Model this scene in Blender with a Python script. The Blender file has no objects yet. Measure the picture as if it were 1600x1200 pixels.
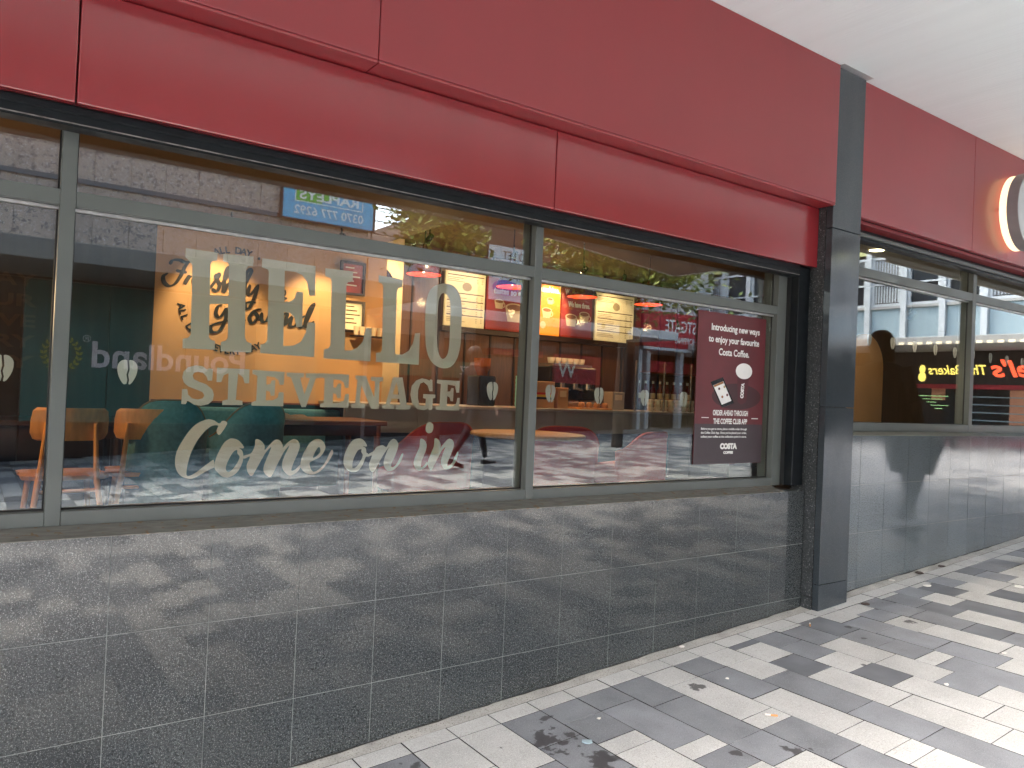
import bpy, bmesh, math, random
from mathutils import Vector, Matrix
from mathutils.geometry import tessellate_polygon
random.seed(11)
R = math.radians
SC = bpy.context.scene
COL = SC.collection

# ------------------------------------------------------------------ camera, world, sun, exposure
camd = bpy.data.cameras.new('camera')
camd.sensor_width = 36.0
camd.lens = 27.0
camd.clip_start = 0.05
camd.clip_end = 400.0
cam = bpy.data.objects.new('camera', camd)
COL.objects.link(cam)
RX = (0.8130284, -0.58062974, 0.0430572)
DN = (0.04161931, -0.01580496, -0.99900853)
FW = (0.58073457, 0.81401432, 0.01131553)
cam.matrix_world = Matrix(((RX[0], -DN[0], -FW[0], 0.0),
                           (RX[1], -DN[1], -FW[1], -2.73),
                           (RX[2], -DN[2], -FW[2], 1.467),
                           (0, 0, 0, 1)))
SC.camera = cam

SUN_EL, SUN_AZ = 52.0, 250.0        # degrees, azimuth measured from +x anticlockwise (towards the street side)
world = bpy.data.worlds.new('World')
SC.world = world
world.use_nodes = True
wn = world.node_tree
wn.nodes.clear()
sky = wn.nodes.new('ShaderNodeTexSky')
sky.sky_type = 'NISHITA'
sky.sun_disc = False
sky.sun_elevation = R(SUN_EL)
sky.sun_rotation = R(90 - SUN_AZ)
sky.air_density = 1.0
sky.dust_density = 4.0
hsv = wn.nodes.new('ShaderNodeHueSaturation')
hsv.inputs['Saturation'].default_value = 0.75
bg = wn.nodes.new('ShaderNodeBackground')
bg.inputs['Strength'].default_value = 0.15
wo = wn.nodes.new('ShaderNodeOutputWorld')
wn.links.new(sky.outputs[0], hsv.inputs['Color'])
wn.links.new(hsv.outputs[0], bg.inputs['Color'])
wn.links.new(bg.outputs[0], wo.inputs['Surface'])

sund = bpy.data.lights.new('sun', 'SUN')
sund.energy = 0.5
sund.angle = R(25)
sund.color = (1.0, 0.98, 0.96)
sun = bpy.data.objects.new('sun', sund)
sdir = Vector((math.cos(R(SUN_AZ)) * math.cos(R(SUN_EL)), math.sin(R(SUN_AZ)) * math.cos(R(SUN_EL)), math.sin(R(SUN_EL))))
sun.rotation_euler = sdir.to_track_quat('Z', 'Y').to_euler()
COL.objects.link(sun)

SC.view_settings.view_transform = 'Standard'
SC.view_settings.look = 'None'
SC.view_settings.gamma = 1.0
SC.view_settings.use_curve_mapping = False
SC.view_settings.exposure = 3.84
SC.render.engine = 'CYCLES'
SC.cycles.use_denoising = True
SC.cycles.max_bounces = 10
SC.cycles.transparent_max_bounces = 16
SC.cycles.glossy_bounces = 5
SC.cycles.diffuse_bounces = 5
SC.cycles.sample_clamp_indirect = 8.0
SC.cycles.caustics_reflective = False
SC.cycles.caustics_refractive = False
SC.cycles.blur_glossy = 0.5

# ------------------------------------------------------------------ materials
MATS = {}

def nd(nt, kind, **kw):
    n = nt.nodes.new(kind)
    for k, v in kw.items():
        setattr(n, k, v)
    return n

def mat(name, color=(0.5, 0.5, 0.5), rough=0.5, metal=0.0, spec=0.5, vary=0.06, scale=9.0, bump=0.0, bscale=60.0,
        emit=None, estr=0.0, rvary=0.0, coat=0.0, speck=None, sscale=300.0, ssize=0.5, stretch=None, objrand=0.0, detail=3.0):
    m = bpy.data.materials.new(name)
    m.use_nodes = True
    nt = m.node_tree
    b = nt.nodes['Principled BSDF']
    b.inputs['Roughness'].default_value = rough
    b.inputs['Metallic'].default_value = metal
    b.inputs['Specular IOR Level'].default_value = spec
    b.inputs['Coat Weight'].default_value = coat
    b.inputs['Coat Roughness'].default_value = 0.05
    geo = nd(nt, 'ShaderNodeNewGeometry')
    src = geo.outputs['Position']
    if stretch:
        mp = nd(nt, 'ShaderNodeMapping')
        mp.inputs['Scale'].default_value = stretch
        nt.links.new(src, mp.inputs['Vector'])
        src = mp.outputs[0]
    noi = nd(nt, 'ShaderNodeTexNoise')
    noi.inputs['Scale'].default_value = scale
    noi.inputs['Detail'].default_value = detail
    nt.links.new(src, noi.inputs['Vector'])
    mr = nd(nt, 'ShaderNodeMapRange')
    mr.inputs['From Min'].default_value = 0.25
    mr.inputs['From Max'].default_value = 0.75
    mr.inputs['To Min'].default_value = 1.0 - vary
    mr.inputs['To Max'].default_value = 1.0 + vary
    nt.links.new(noi.outputs['Fac'], mr.inputs['Value'])
    val = mr.outputs[0]
    if objrand:
        oi = nd(nt, 'ShaderNodeObjectInfo')
        m2 = nd(nt, 'ShaderNodeMapRange')
        m2.inputs['To Min'].default_value = 1.0 - objrand
        m2.inputs['To Max'].default_value = 1.0 + objrand
        nt.links.new(oi.outputs['Random'], m2.inputs['Value'])
        mu = nd(nt, 'ShaderNodeMath', operation='MULTIPLY')
        nt.links.new(val, mu.inputs[0])
        nt.links.new(m2.outputs[0], mu.inputs[1])
        val = mu.outputs[0]
    mul = nd(nt, 'ShaderNodeMix', data_type='RGBA', blend_type='MULTIPLY')
    mul.inputs[0].default_value = 1.0
    mul.inputs[6].default_value = (*color, 1)
    nt.links.new(val, mul.inputs[7])
    out = mul.outputs[2]
    for (sc_, lo, hi, scol) in (speck or []):
        vo = nd(nt, 'ShaderNodeTexNoise')
        vo.inputs['Scale'].default_value = sc_
        vo.inputs['Detail'].default_value = 2.0
        vo.inputs['Roughness'].default_value = 0.6
        nt.links.new(geo.outputs['Position'], vo.inputs['Vector'])
        rr = nd(nt, 'ShaderNodeMapRange')
        rr.inputs['From Min'].default_value = lo
        rr.inputs['From Max'].default_value = hi
        nt.links.new(vo.outputs['Fac'], rr.inputs['Value'])
        mx = nd(nt, 'ShaderNodeMix', data_type='RGBA', blend_type='MIX')
        mx.inputs[7].default_value = (*scol, 1)
        nt.links.new(rr.outputs[0], mx.inputs[0])
        nt.links.new(out, mx.inputs[6])
        out = mx.outputs[2]
    nt.links.new(out, b.inputs['Base Color'])
    if rvary:
        n3 = nd(nt, 'ShaderNodeTexNoise')
        n3.inputs['Scale'].default_value = scale * 0.7
        n3.inputs['Detail'].default_value = 5.0
        nt.links.new(src, n3.inputs['Vector'])
        m3 = nd(nt, 'ShaderNodeMapRange')
        m3.inputs['From Min'].default_value = 0.3
        m3.inputs['From Max'].default_value = 0.7
        m3.inputs['To Min'].default_value = max(0.02, rough - rvary)
        m3.inputs['To Max'].default_value = rough + rvary
        nt.links.new(n3.outputs['Fac'], m3.inputs['Value'])
        nt.links.new(m3.outputs[0], b.inputs['Roughness'])
    if bump:
        n4 = nd(nt, 'ShaderNodeTexNoise')
        n4.inputs['Scale'].default_value = bscale
        n4.inputs['Detail'].default_value = 4.0
        nt.links.new(src, n4.inputs['Vector'])
        bp = nd(nt, 'ShaderNodeBump')
        bp.inputs['Strength'].default_value = bump
        bp.inputs['Distance'].default_value = 0.01
        nt.links.new(n4.outputs['Fac'], bp.inputs['Height'])
        nt.links.new(bp.outputs[0], b.inputs['Normal'])
    if emit:
        b.inputs['Emission Color'].default_value = (*emit, 1)
        b.inputs['Emission Strength'].default_value = estr
    MATS[name] = m
    return m

def glass_mat(name, r0=0.09, tint=(0.93, 0.96, 0.94), wob=0.0):
    m = bpy.data.materials.new(name)
    m.use_nodes = True
    nt = m.node_tree
    nt.nodes.clear()
    out = nd(nt, 'ShaderNodeOutputMaterial')
    geo = nd(nt, 'ShaderNodeNewGeometry')
    dot = nd(nt, 'ShaderNodeVectorMath', operation='DOT_PRODUCT')
    nt.links.new(geo.outputs['Normal'], dot.inputs[0])
    nt.links.new(geo.outputs['Incoming'], dot.inputs[1])
    ab = nd(nt, 'ShaderNodeMath', operation='ABSOLUTE')
    nt.links.new(dot.outputs['Value'], ab.inputs[0])
    om = nd(nt, 'ShaderNodeMath', operation='SUBTRACT')
    om.inputs[0].default_value = 1.0
    nt.links.new(ab.outputs[0], om.inputs[1])
    pw = nd(nt, 'ShaderNodeMath', operation='POWER')
    pw.inputs[1].default_value = 5.0
    nt.links.new(om.outputs[0], pw.inputs[0])
    ma = nd(nt, 'ShaderNodeMath', operation='MULTIPLY_ADD')
    ma.inputs[1].default_value = 1.0 - r0
    ma.inputs[2].default_value = r0
    nt.links.new(pw.outputs[0], ma.inputs[0])
    tr = nd(nt, 'ShaderNodeBsdfTransparent')
    tr.inputs['Color'].default_value = (*tint, 1)
    gl = nd(nt, 'ShaderNodeBsdfGlossy')
    gl.inputs['Roughness'].default_value = 0.0
    gl.inputs['Color'].default_value = (0.97, 1.0, 0.99, 1)
    if wob:
        n4 = nd(nt, 'ShaderNodeTexNoise')
        n4.inputs['Scale'].default_value = 1.1
        n4.inputs['Detail'].default_value = 1.0
        nt.links.new(geo.outputs['Position'], n4.inputs['Vector'])
        bp = nd(nt, 'ShaderNodeBump')
        bp.inputs['Strength'].default_value = wob
        bp.inputs['Distance'].default_value = 0.01
        nt.links.new(n4.outputs['Fac'], bp.inputs['Height'])
        nt.links.new(bp.outputs[0], gl.inputs['Normal'])
    mx = nd(nt, 'ShaderNodeMixShader')
    nt.links.new(ma.outputs[0], mx.inputs[0])
    nt.links.new(tr.outputs[0], mx.inputs[1])
    nt.links.new(gl.outputs[0], mx.inputs[2])
    nt.links.new(mx.outputs[0], out.inputs['Surface'])
    MATS[name] = m
    return m

def frosted(name, front, back, k):
    m = bpy.data.materials.new(name)
    m.use_nodes = True
    nt = m.node_tree
    nt.nodes.clear()
    out = nd(nt, 'ShaderNodeOutputMaterial')
    a = nd(nt, 'ShaderNodeBsdfDiffuse'); a.inputs['Color'].default_value = (*front, 1)
    b = nd(nt, 'ShaderNodeBsdfTranslucent'); b.inputs['Color'].default_value = (*back, 1)
    x = nd(nt, 'ShaderNodeMixShader'); x.inputs[0].default_value = k
    nt.links.new(a.outputs[0], x.inputs[1]); nt.links.new(b.outputs[0], x.inputs[2])
    nt.links.new(x.outputs[0], out.inputs['Surface'])
    MATS[name] = m

def stain(m, spots, dark=0.18):
    """damp dirty patches with a shape of their own, at given places of the pavement"""
    nt = m.node_tree
    b = nt.nodes['Principled BSDF']
    src = b.inputs['Base Color'].links[0].from_socket
    geo = nd(nt, 'ShaderNodeNewGeometry')
    n = nd(nt, 'ShaderNodeTexNoise')
    n.inputs['Scale'].default_value = 22.0
    n.inputs['Detail'].default_value = 5.0
    nt.links.new(geo.outputs['Position'], n.inputs['Vector'])
    acc = None
    for (x, y, z, r) in spots:
        d = nd(nt, 'ShaderNodeVectorMath', operation='DISTANCE')
        d.inputs[1].default_value = (x, y, z)
        nt.links.new(geo.outputs['Position'], d.inputs[0])
        mr = nd(nt, 'ShaderNodeMapRange')
        mr.inputs['From Min'].default_value = 0.0
        mr.inputs['From Max'].default_value = r
        mr.inputs['To Min'].default_value = 0.30
        mr.inputs['To Max'].default_value = -0.4
        nt.links.new(d.outputs['Value'], mr.inputs['Value'])
        if acc is None:
            acc = mr.outputs[0]
        else:
            mxn = nd(nt, 'ShaderNodeMath', operation='MAXIMUM')
            nt.links.new(acc, mxn.inputs[0])
            nt.links.new(mr.outputs[0], mxn.inputs[1])
            acc = mxn.outputs[0]
    ad = nd(nt, 'ShaderNodeMath', operation='ADD')
    nt.links.new(acc, ad.inputs[0])
    nt.links.new(n.outputs['Fac'], ad.inputs[1])
    rr = nd(nt, 'ShaderNodeMapRange')
    rr.inputs['From Min'].default_value = 0.60
    rr.inputs['From Max'].default_value = 0.66
    rr.inputs['To Max'].default_value = 0.85
    nt.links.new(ad.outputs[0], rr.inputs['Value'])
    mx = nd(nt, 'ShaderNodeMix', data_type='RGBA', blend_type='MIX')
    mx.inputs[7].default_value = (0.035, 0.03, 0.03, 1)
    nt.links.new(rr.outputs[0], mx.inputs[0])
    nt.links.new(src, mx.inputs[6])
    nt.links.new(mx.outputs[2], b.inputs['Base Color'])

SPK = [(120.0, 0.47, 0.60, (0.016, 0.018, 0.020)), (150.0, 0.55, 0.66, (0.105, 0.112, 0.112)), (300.0, 0.60, 0.68, (0.26, 0.27, 0.27))]
mat('granite', (0.036, 0.042, 0.043), 0.06, speck=SPK, vary=0.15, scale=3.0, rvary=0.03, spec=0.7, objrand=0.18)
mat('granite_mirror_tint', (0.120, 0.140, 0.150), 0.09, speck=[(150.0, 0.48, 0.62, (0.05, 0.057, 0.062)), (200.0, 0.56, 0.66, (0.17, 0.185, 0.195))], vary=0.15, scale=3.0, rvary=0.05, spec=1.0, objrand=0.1)  # paler, bluer base paints in the grazing reflection of paving and sky
mat('granite_slab', (0.036, 0.044, 0.050), 0.14, speck=[(420.0, 0.60, 0.72, (0.13, 0.135, 0.14))], vary=0.18, scale=2.2, rvary=0.06, spec=0.5, stretch=(3, 3, 0.7))
mat('rough_granite', (0.030, 0.033, 0.034), 0.5, speck=[(60.0, 0.55, 0.72, (0.075, 0.08, 0.08)), (110.0, 0.60, 0.68, (0.22, 0.22, 0.22))], vary=0.35, scale=14.0, bump=0.5, bscale=70.0)
mat('grout', (0.185, 0.20, 0.19), 0.8, vary=0.25, scale=12.0)
mat('dark_edge', (0.035, 0.037, 0.04), 0.3, vary=0.2)
mat('red_panel', (0.262, 0.019, 0.025), 0.36, vary=0.05, scale=1.6, spec=0.8, objrand=0.04, stretch=(2.5, 2.5, 0.5), detail=5.0)
mat('red_gloss', (0.262, 0.019, 0.025), 0.20, vary=0.05, scale=1.6, spec=1.0, objrand=0.03, stretch=(2.5, 2.5, 0.5), detail=5.0)
mat('red_return', (0.20, 0.012, 0.018), 0.45, vary=0.05)
mat('black_trim', (0.007, 0.009, 0.011), 0.45, vary=0.3, scale=20.0, rvary=0.08, spec=0.25)
mat('chipped_edge', (0.16, 0.15, 0.14), 0.6, vary=0.6, scale=30.0)
mat('frame_grey', (0.105, 0.115, 0.107), 0.42, vary=0.07, scale=6.0, rvary=0.06, spec=0.45)
mat('cill_stained', (0.15, 0.142, 0.122), 0.6, vary=0.35, scale=14.0, stretch=(1, 6, 6), speck=[(35.0, 0.60, 0.68, (0.16, 0.09, 0.03))])
mat('gasket', (0.012, 0.012, 0.012), 0.6)
mat('highlight_metal', (0.55, 0.55, 0.53), 0.3, metal=0.6, vary=0.2, scale=30.0)  # bright colour imitates the reflected streak below the transom
mat('soffit_white', (0.79, 0.86, 0.87), 0.5, vary=0.025, scale=1.2, stretch=(9, 0.6, 1), bump=0.25, bscale=9.0)
mat('canopy_edge', (0.62, 0.63, 0.62), 0.5)
mat('steel_strip', (0.6, 0.6, 0.6), 0.35, metal=0.7)
frosted('vinyl', (0.53, 0.485, 0.395), (0.66, 0.60, 0.50), 0.36)
frosted('bean_vinyl', (0.53, 0.515, 0.46), (0.6, 0.58, 0.52), 0.36)
PSP = [(260.0, 0.54, 0.64, (0.30, 0.29, 0.265)), (200.0, 0.57, 0.68, (0.62, 0.61, 0.58)), (80.0, 0.62, 0.70, (0.38, 0.36, 0.32))]
mat('paver_light', (0.475, 0.47, 0.445), 0.62, speck=PSP, vary=0.16, scale=5.0, objrand=0.08, detail=7.0, bump=0.08, bscale=200.0)
GSP = [(260.0, 0.55, 0.66, (0.29, 0.295, 0.305)), (330.0, 0.56, 0.66, (0.14, 0.14, 0.15))]
mat('paver_grey', (0.215, 0.222, 0.232), 0.55, speck=GSP, vary=0.26, scale=6.0, objrand=0.12, detail=8.0, bump=0.06, bscale=200.0)
mat('paver_dark', (0.150, 0.155, 0.165), 0.5, speck=[(420.0, 0.6, 0.72, (0.18, 0.185, 0.195))], vary=0.24, scale=6.0, objrand=0.12, detail=8.0, bump=0.06, bscale=200.0)
STAINS = [(1.93, -0.40, 0.12, 0.26), (1.98, -0.62, 0.12, 0.2), (1.36, -0.30, 0.08, 0.2), (2.03, -0.24, 0.125, 0.10), (2.62, -1.02, 0.16, 0.14), (4.16, -0.24, 0.256, 0.10), (2.42, -0.88, 0.15, 0.08)]
_g = random.Random(21)
GUM = []
for _ in range(24):
    gx_ = _g.uniform(1.6, 6.5)
    GUM.append((gx_, -_g.uniform(0.2, 1.6), 0.0616 * gx_, _g.uniform(0.025, 0.06)))
STAINS += GUM[:12]
for mm_ in ('paver_grey', 'paver_dark'):
    stain(MATS[mm_], STAINS)
stain(MATS['paver_light'], [(2.76, -0.40, 0.17, 0.12), (4.40, -0.52, 0.27, 0.11)] + GUM[12:])
mat('edge_strip', (0.40, 0.385, 0.345), 0.8, speck=[(160.0, 0.55, 0.66, (0.16, 0.15, 0.13)), (320.0, 0.6, 0.7, (0.6, 0.58, 0.54))], vary=0.25, scale=8.0, bump=0.2, bscale=120.0)
mat('joint_sand', (0.022, 0.021, 0.019), 0.95)
glass_mat('glass', 0.076, wob=0.005)
glass_mat('glass_right', 0.068, wob=0.010)
glass_mat('glass_plain', 0.06)
# interior
mat('room_floor', (0.045, 0.03, 0.022), 0.35, vary=0.3, scale=2.0)
mat('room_ceiling', (0.11, 0.066, 0.040), 0.7, vary=0.08, scale=1.5)
mat('soffit_board', (0.42, 0.36, 0.29), 0.6)
mat('dark_wall', (0.030, 0.017, 0.011), 0.5, vary=0.3, scale=3.0, stretch=(6, 6, 0.5))
mat('wall_print', (0.085, 0.05, 0.03), 0.6)
mat('plaster_orange', (0.56, 0.31, 0.125), 0.75, vary=0.08, scale=2.0)
mat('plaster_cream', (0.62, 0.47, 0.27), 0.7)
mat('mural_ink', (0.012, 0.008, 0.007), 0.6)
mat('wood_panel', (0.14, 0.06, 0.03), 0.5, vary=0.25, scale=4.0, stretch=(10, 10, 0.8))
mat('wood_dark', (0.035, 0.016, 0.010), 0.4, vary=0.25, scale=5.0)
mat('wood_red', (0.20, 0.052, 0.018), 0.35, vary=0.25, scale=5.0, stretch=(1, 6, 6))
mat('wood_orange', (0.74, 0.33, 0.085), 0.42, vary=0.16, scale=5.0, stretch=(8, 8, 1))
mat('wood_pale', (0.52, 0.33, 0.17), 0.5, vary=0.15)
mat('teal_fabric', (0.070, 0.19, 0.225), 0.85, vary=0.2, scale=40.0, bump=0.3, bscale=300.0)
mat('teal_piping', (0.20, 0.13, 0.07), 0.7)
mat('red_fabric', (0.50, 0.028, 0.02), 0.75, vary=0.12, scale=20.0)
mat('red_edge', (0.62, 0.07, 0.02), 0.6)
mat('counter_front', (0.36, 0.29, 0.21), 0.45, vary=0.1, scale=3.0)
mat('counter_top', (0.50, 0.44, 0.36), 0.3)
mat('counter_base', (0.020, 0.020, 0.028), 0.5)
mat('lamp_shell', (0.085, 0.012, 0.012), 0.25)
mat('lamp_inner', (0.45, 0.02, 0.008), 0.4, emit=(1.0, 0.08, 0.02), estr=0.07)
mat('bulb', (1, 0.9, 0.7), 0.4, emit=(1.0, 0.78, 0.45), estr=4.0)
mat('cord', (0.01, 0.01, 0.01), 0.6)
mat('board_cream', (0.80, 0.68, 0.42), 0.5, emit=(1.0, 0.76, 0.36), estr=0.015)  # faint emission stands in for part of the spotlight on the boards
mat('board_ink', (0.10, 0.05, 0.02), 0.6)
mat('board_grey', (0.38, 0.28, 0.15), 0.6)
mat('poster_red', (0.34, 0.035, 0.022), 0.5, vary=0.25, scale=2.0)
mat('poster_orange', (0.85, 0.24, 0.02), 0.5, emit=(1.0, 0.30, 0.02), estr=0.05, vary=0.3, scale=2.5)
mat('print_white', (0.80, 0.79, 0.76), 0.6)
mat('print_cream', (0.78, 0.60, 0.36), 0.6)
mat('print_coffee', (0.30, 0.12, 0.04), 0.6)
mat('black_gloss', (0.015, 0.015, 0.017), 0.25, vary=0.2)
mat('steel', (0.55, 0.55, 0.55), 0.25, metal=0.9)
mat('mint', (0.28, 0.62, 0.52), 0.4)
mat('amber', (0.30, 0.09, 0.02), 0.2)
mat('card', (0.50, 0.27, 0.12), 0.7)
mat('syrup_red', (0.16, 0.02, 0.015), 0.2)
mat('cup_white', (0.72, 0.66, 0.55), 0.5)
mat('cloth', (0.42, 0.27, 0.15), 0.85, vary=0.2, scale=14.0, bump=0.5, bscale=20.0)
mat('pastry', (0.45, 0.20, 0.07), 0.7, vary=0.3, scale=40.0)
mat('rainbow_red', (0.6, 0.04, 0.03), 0.6)
mat('rainbow_yellow', (0.75, 0.45, 0.03), 0.6)
# window poster
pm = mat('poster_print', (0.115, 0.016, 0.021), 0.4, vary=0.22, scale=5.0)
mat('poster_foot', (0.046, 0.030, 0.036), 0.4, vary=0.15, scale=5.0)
mat('poster_dark', (0.045, 0.011, 0.014), 0.4)
mat('poster_cup', (0.075, 0.008, 0.013), 0.4)
# street opposite
mat('granite_pink', (0.40, 0.31, 0.25), 0.6, speck=[(16.0, 0.52, 0.64, (0.15, 0.13, 0.12)), (30.0, 0.58, 0.68, (0.62, 0.56, 0.52))], vary=0.10, scale=0.8, objrand=0.08)
mat('brown_fascia', (0.075, 0.038, 0.028), 0.6)
mat('teal_shop', (0.012, 0.135, 0.120), 0.4, vary=0.08)
mat('shop_letter', (0.72, 0.68, 0.70), 0.5)
mat('wreath_green', (0.40, 0.40, 0.06), 0.5)
mat('board_blue', (0.085, 0.42, 0.66), 0.45)
mat('board_green', (0.12, 0.42, 0.03), 0.45)
mat('dark_glass', (0.02, 0.025, 0.03), 0.08, spec=0.7)
mat('shop_dark', (0.028, 0.024, 0.024), 0.5)
mat('white_paint', (0.55, 0.57, 0.58), 0.5)
mat('pale_blue', (0.30, 0.385, 0.42), 0.45, vary=0.05, scale=0.6, objrand=0.05)
mat('pale_yellow', (0.62, 0.60, 0.25), 0.5)
mat('sign_red', (0.42, 0.02, 0.035), 0.45)
mat('sign_green', (0.01, 0.16, 0.09), 0.45)
mat('violet', (0.18, 0.17, 0.48), 0.5)
mat('neon_yellow', (0.9, 0.75, 0.2), 0.5, emit=(1.0, 0.75, 0.15), estr=0.4)
mat('neon_red', (0.9, 0.12, 0.05), 0.5, emit=(1.0, 0.10, 0.04), estr=0.4)
mat('neon_green', (0.5, 0.8, 0.4), 0.5, emit=(0.5, 0.9, 0.35), estr=0.15)
mat('orange_panel', (0.70, 0.30, 0.16), 0.5)
mat('concrete', (0.36, 0.35, 0.33), 0.8, vary=0.1)
mat('leaf', (0.15, 0.21, 0.03), 0.5, vary=0.5, scale=3.0)
mat('leaf_pale', (0.34, 0.37, 0.06), 0.5, vary=0.4, scale=3.0)
mat('bark', (0.08, 0.06, 0.045), 0.85, bump=0.5, bscale=40.0)
mat('cloth_dark', (0.012, 0.011, 0.013), 0.8)
mat('cloth_navy', (0.010, 0.011, 0.016), 0.8)
mat('skin', (0.50, 0.30, 0.22), 0.55)
mat('hair', (0.03, 0.018, 0.012), 0.6)
mat('shoe', (0.015, 0.013, 0.012), 0.4)
mat('letter_face', (0.50, 0.52, 0.52), 0.35)
mat('letter_side', (0.30, 0.28, 0.28), 0.35)
mat('letter_glow', (1.0, 0.85, 0.6), 0.4, emit=(1.0, 0.76, 0.42), estr=0.12)
mat('butt_paper', (0.75, 0.72, 0.66), 0.7)
mat('butt_filter', (0.62, 0.28, 0.09), 0.7)
mat('leaf_litter', (0.06, 0.04, 0.03), 0.8)

# ------------------------------------------------------------------ builders
class MB:
    def __init__(s):
        s.v = []; s.f = []; s.m = []
    def add(s, vs, fs, mi=0):
        o = len(s.v)
        s.v += [tuple(v) for v in vs]
        for f in fs:
            s.f.append([i + o for i in f]); s.m.append(mi)
        return s
    def box(s, x0, x1, y0, y1, z0, z1, mi=0):
        vs = [(x0, y0, z0), (x1, y0, z0), (x1, y1, z0), (x0, y1, z0), (x0, y0, z1), (x1, y0, z1), (x1, y1, z1), (x0, y1, z1)]
        return s.add(vs, [(3, 2, 1, 0), (4, 5, 6, 7), (0, 1, 5, 4), (1, 2, 6, 5), (2, 3, 7, 6), (3, 0, 4, 7)], mi)
    def bar(s, p, q, r0, r1=None, n=8, mi=0, caps=True):
        p = Vector(p); q = Vector(q); r1 = r0 if r1 is None else r1
        d = (q - p).normalized()
        a = d.orthogonal().normalized(); b = d.cross(a)
        vs = []
        for c, r in ((p, r0), (q, r1)):
            for i in range(n):
                t = 2 * math.pi * i / n
                vs.append(c + a * (r * math.cos(t)) + b * (r * math.sin(t)))
        fs = [(i, (i + 1) % n, n + (i + 1) % n, n + i) for i in range(n)]
        if caps:
            fs += [tuple(range(n - 1, -1, -1)), tuple(range(n, 2 * n))]
        return s.add(vs, fs, mi)
    def lathe(s, prof, c=(0, 0, 0), n=20, mi=0, cap0=False, cap1=False):
        vs = []
        for (r, z) in prof:
            for i in range(n):
                t = 2 * math.pi * i / n
                vs.append((c[0] + r * math.cos(t), c[1] + r * math.sin(t), c[2] + z))
        fs = []
        for k in range(len(prof) - 1):
            for i in range(n):
                fs.append((k * n + i, k * n + (i + 1) % n, (k + 1) * n + (i + 1) % n, (k + 1) * n + i))
        if cap0: fs.append(tuple(range(n - 1, -1, -1)))
        if cap1: fs.append(tuple(range((len(prof) - 1) * n, len(prof) * n)))
        return s.add(vs, fs, mi)
    def poly(s, outer, hole, fn, fn2=None, mi=0):
        """filled outline (with an optional hole) mapped by fn(a, b); fn2 gives the back for a solid"""
        loops = [outer] + ([hole] if hole else [])
        flat = [p for l in loops for p in l]
        tri = tessellate_polygon([[Vector((a, b, 0)) for a, b in l] for l in loops])
        area = sum(flat[t[0]][0] * (flat[t[1]][1] - flat[t[2]][1]) + flat[t[1]][0] * (flat[t[2]][1] - flat[t[0]][1]) + flat[t[2]][0] * (flat[t[0]][1] - flat[t[1]][1]) for t in tri)
        s.add([fn(a, b) for a, b in flat], [tuple(t) if area > 0 else tuple(reversed(t)) for t in tri], mi)
        if fn2:
            s.add([fn2(a, b) for a, b in flat], [tuple(reversed(t)) if area > 0 else tuple(t) for t in tri], mi)
            o = 0
            for l in loops:
                n = len(l)
                s.add([fn(a, b) for a, b in l] + [fn2(a, b) for a, b in l], [(i, (i + 1) % n, n + (i + 1) % n, n + i) for i in range(n)], mi)
        return s
    def mesh(s, name, mats):
        me = bpy.data.meshes.new(name)
        me.from_pydata(s.v, [], s.f)
        for m in (mats if isinstance(mats, (list, tuple)) else [mats]):
            me.materials.append(MATS[m])
        if any(s.m):
            me.polygons.foreach_set('material_index', s.m)
        me.update()
        return me
    def build(s, name, mats, parent=None, bevel=0.0, smooth=False, loc=None, recalc=False, segs=1):
        me = s.mesh(name, mats)
        if recalc:
            bm = bmesh.new(); bm.from_mesh(me); bmesh.ops.recalc_face_normals(bm, faces=bm.faces); bm.to_mesh(me); bm.free()
        if smooth:
            me.polygons.foreach_set('use_smooth', [True] * len(me.polygons))
        return link(name, me, parent, bevel, loc, segs)

def link(name, me, parent=None, bevel=0.0, loc=None, segs=1):
    o = bpy.data.objects.new(name, me)
    COL.objects.link(o)
    if parent is not None:
        o.parent = parent
    if loc is not None:
        o.location = loc
    if bevel:
        b = o.modifiers.new('bevel', 'BEVEL')
        b.width = bevel; b.segments = segs; b.limit_method = 'ANGLE'
    return o

def tag(o, label=None, cat=None, group=None, kind=None):
    if label: o['label'] = label
    if cat: o['category'] = cat
    if group: o['group'] = group
    if kind: o['kind'] = kind
    return o

def thing(name, label, cat, loc=(0, 0, 0), group=None, rz=0.0):
    o = bpy.data.objects.new(name, None)
    o.empty_display_size = 0.1
    COL.objects.link(o)
    o.location = loc
    o.rotation_euler = (0, 0, rz)
    return tag(o, label, cat, group)

def struct(name, loc=(0, 0, 0)):
    o = bpy.data.objects.new(name, None)
    COL.objects.link(o)
    o.location = loc
    o['kind'] = 'structure'
    return o

def copy_tree(o, parent=None):
    c = o.copy(); COL.objects.link(c)
    if parent is not None: c.parent = parent
    for ch in list(o.children):
        copy_tree(ch, c)
    return c

def text_mesh(name, body, height, m, depth=0.0, bold=0.0, align='CENTER', width=None, shear=0.0):
    """flat or solid lettering, upright in the XZ plane, front towards -y"""
    cu = bpy.data.curves.new(name, 'FONT')
    cu.body = body
    cu.size = height / 0.729
    cu.align_x = align
    cu.offset = bold
    cu.extrude = depth / 2
    cu.shear = shear
    cu.resolution_u = 4
    ob = bpy.data.objects.new(name, cu)
    COL.objects.link(ob)
    dg = bpy.context.evaluated_depsgraph_get()
    me = bpy.data.meshes.new_from_object(ob.evaluated_get(dg))
    bpy.data.objects.remove(ob)
    xs = [v.co.x for v in me.vertices]
    k = 1.0
    if width and xs:
        k = width / (max(xs) - min(xs))
    for v in me.vertices:
        x, y, z = v.co
        v.co = (x * k, -z, y)
    me.materials.clear()
    me.materials.append(MATS[m])
    me.name = name
    return me

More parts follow.
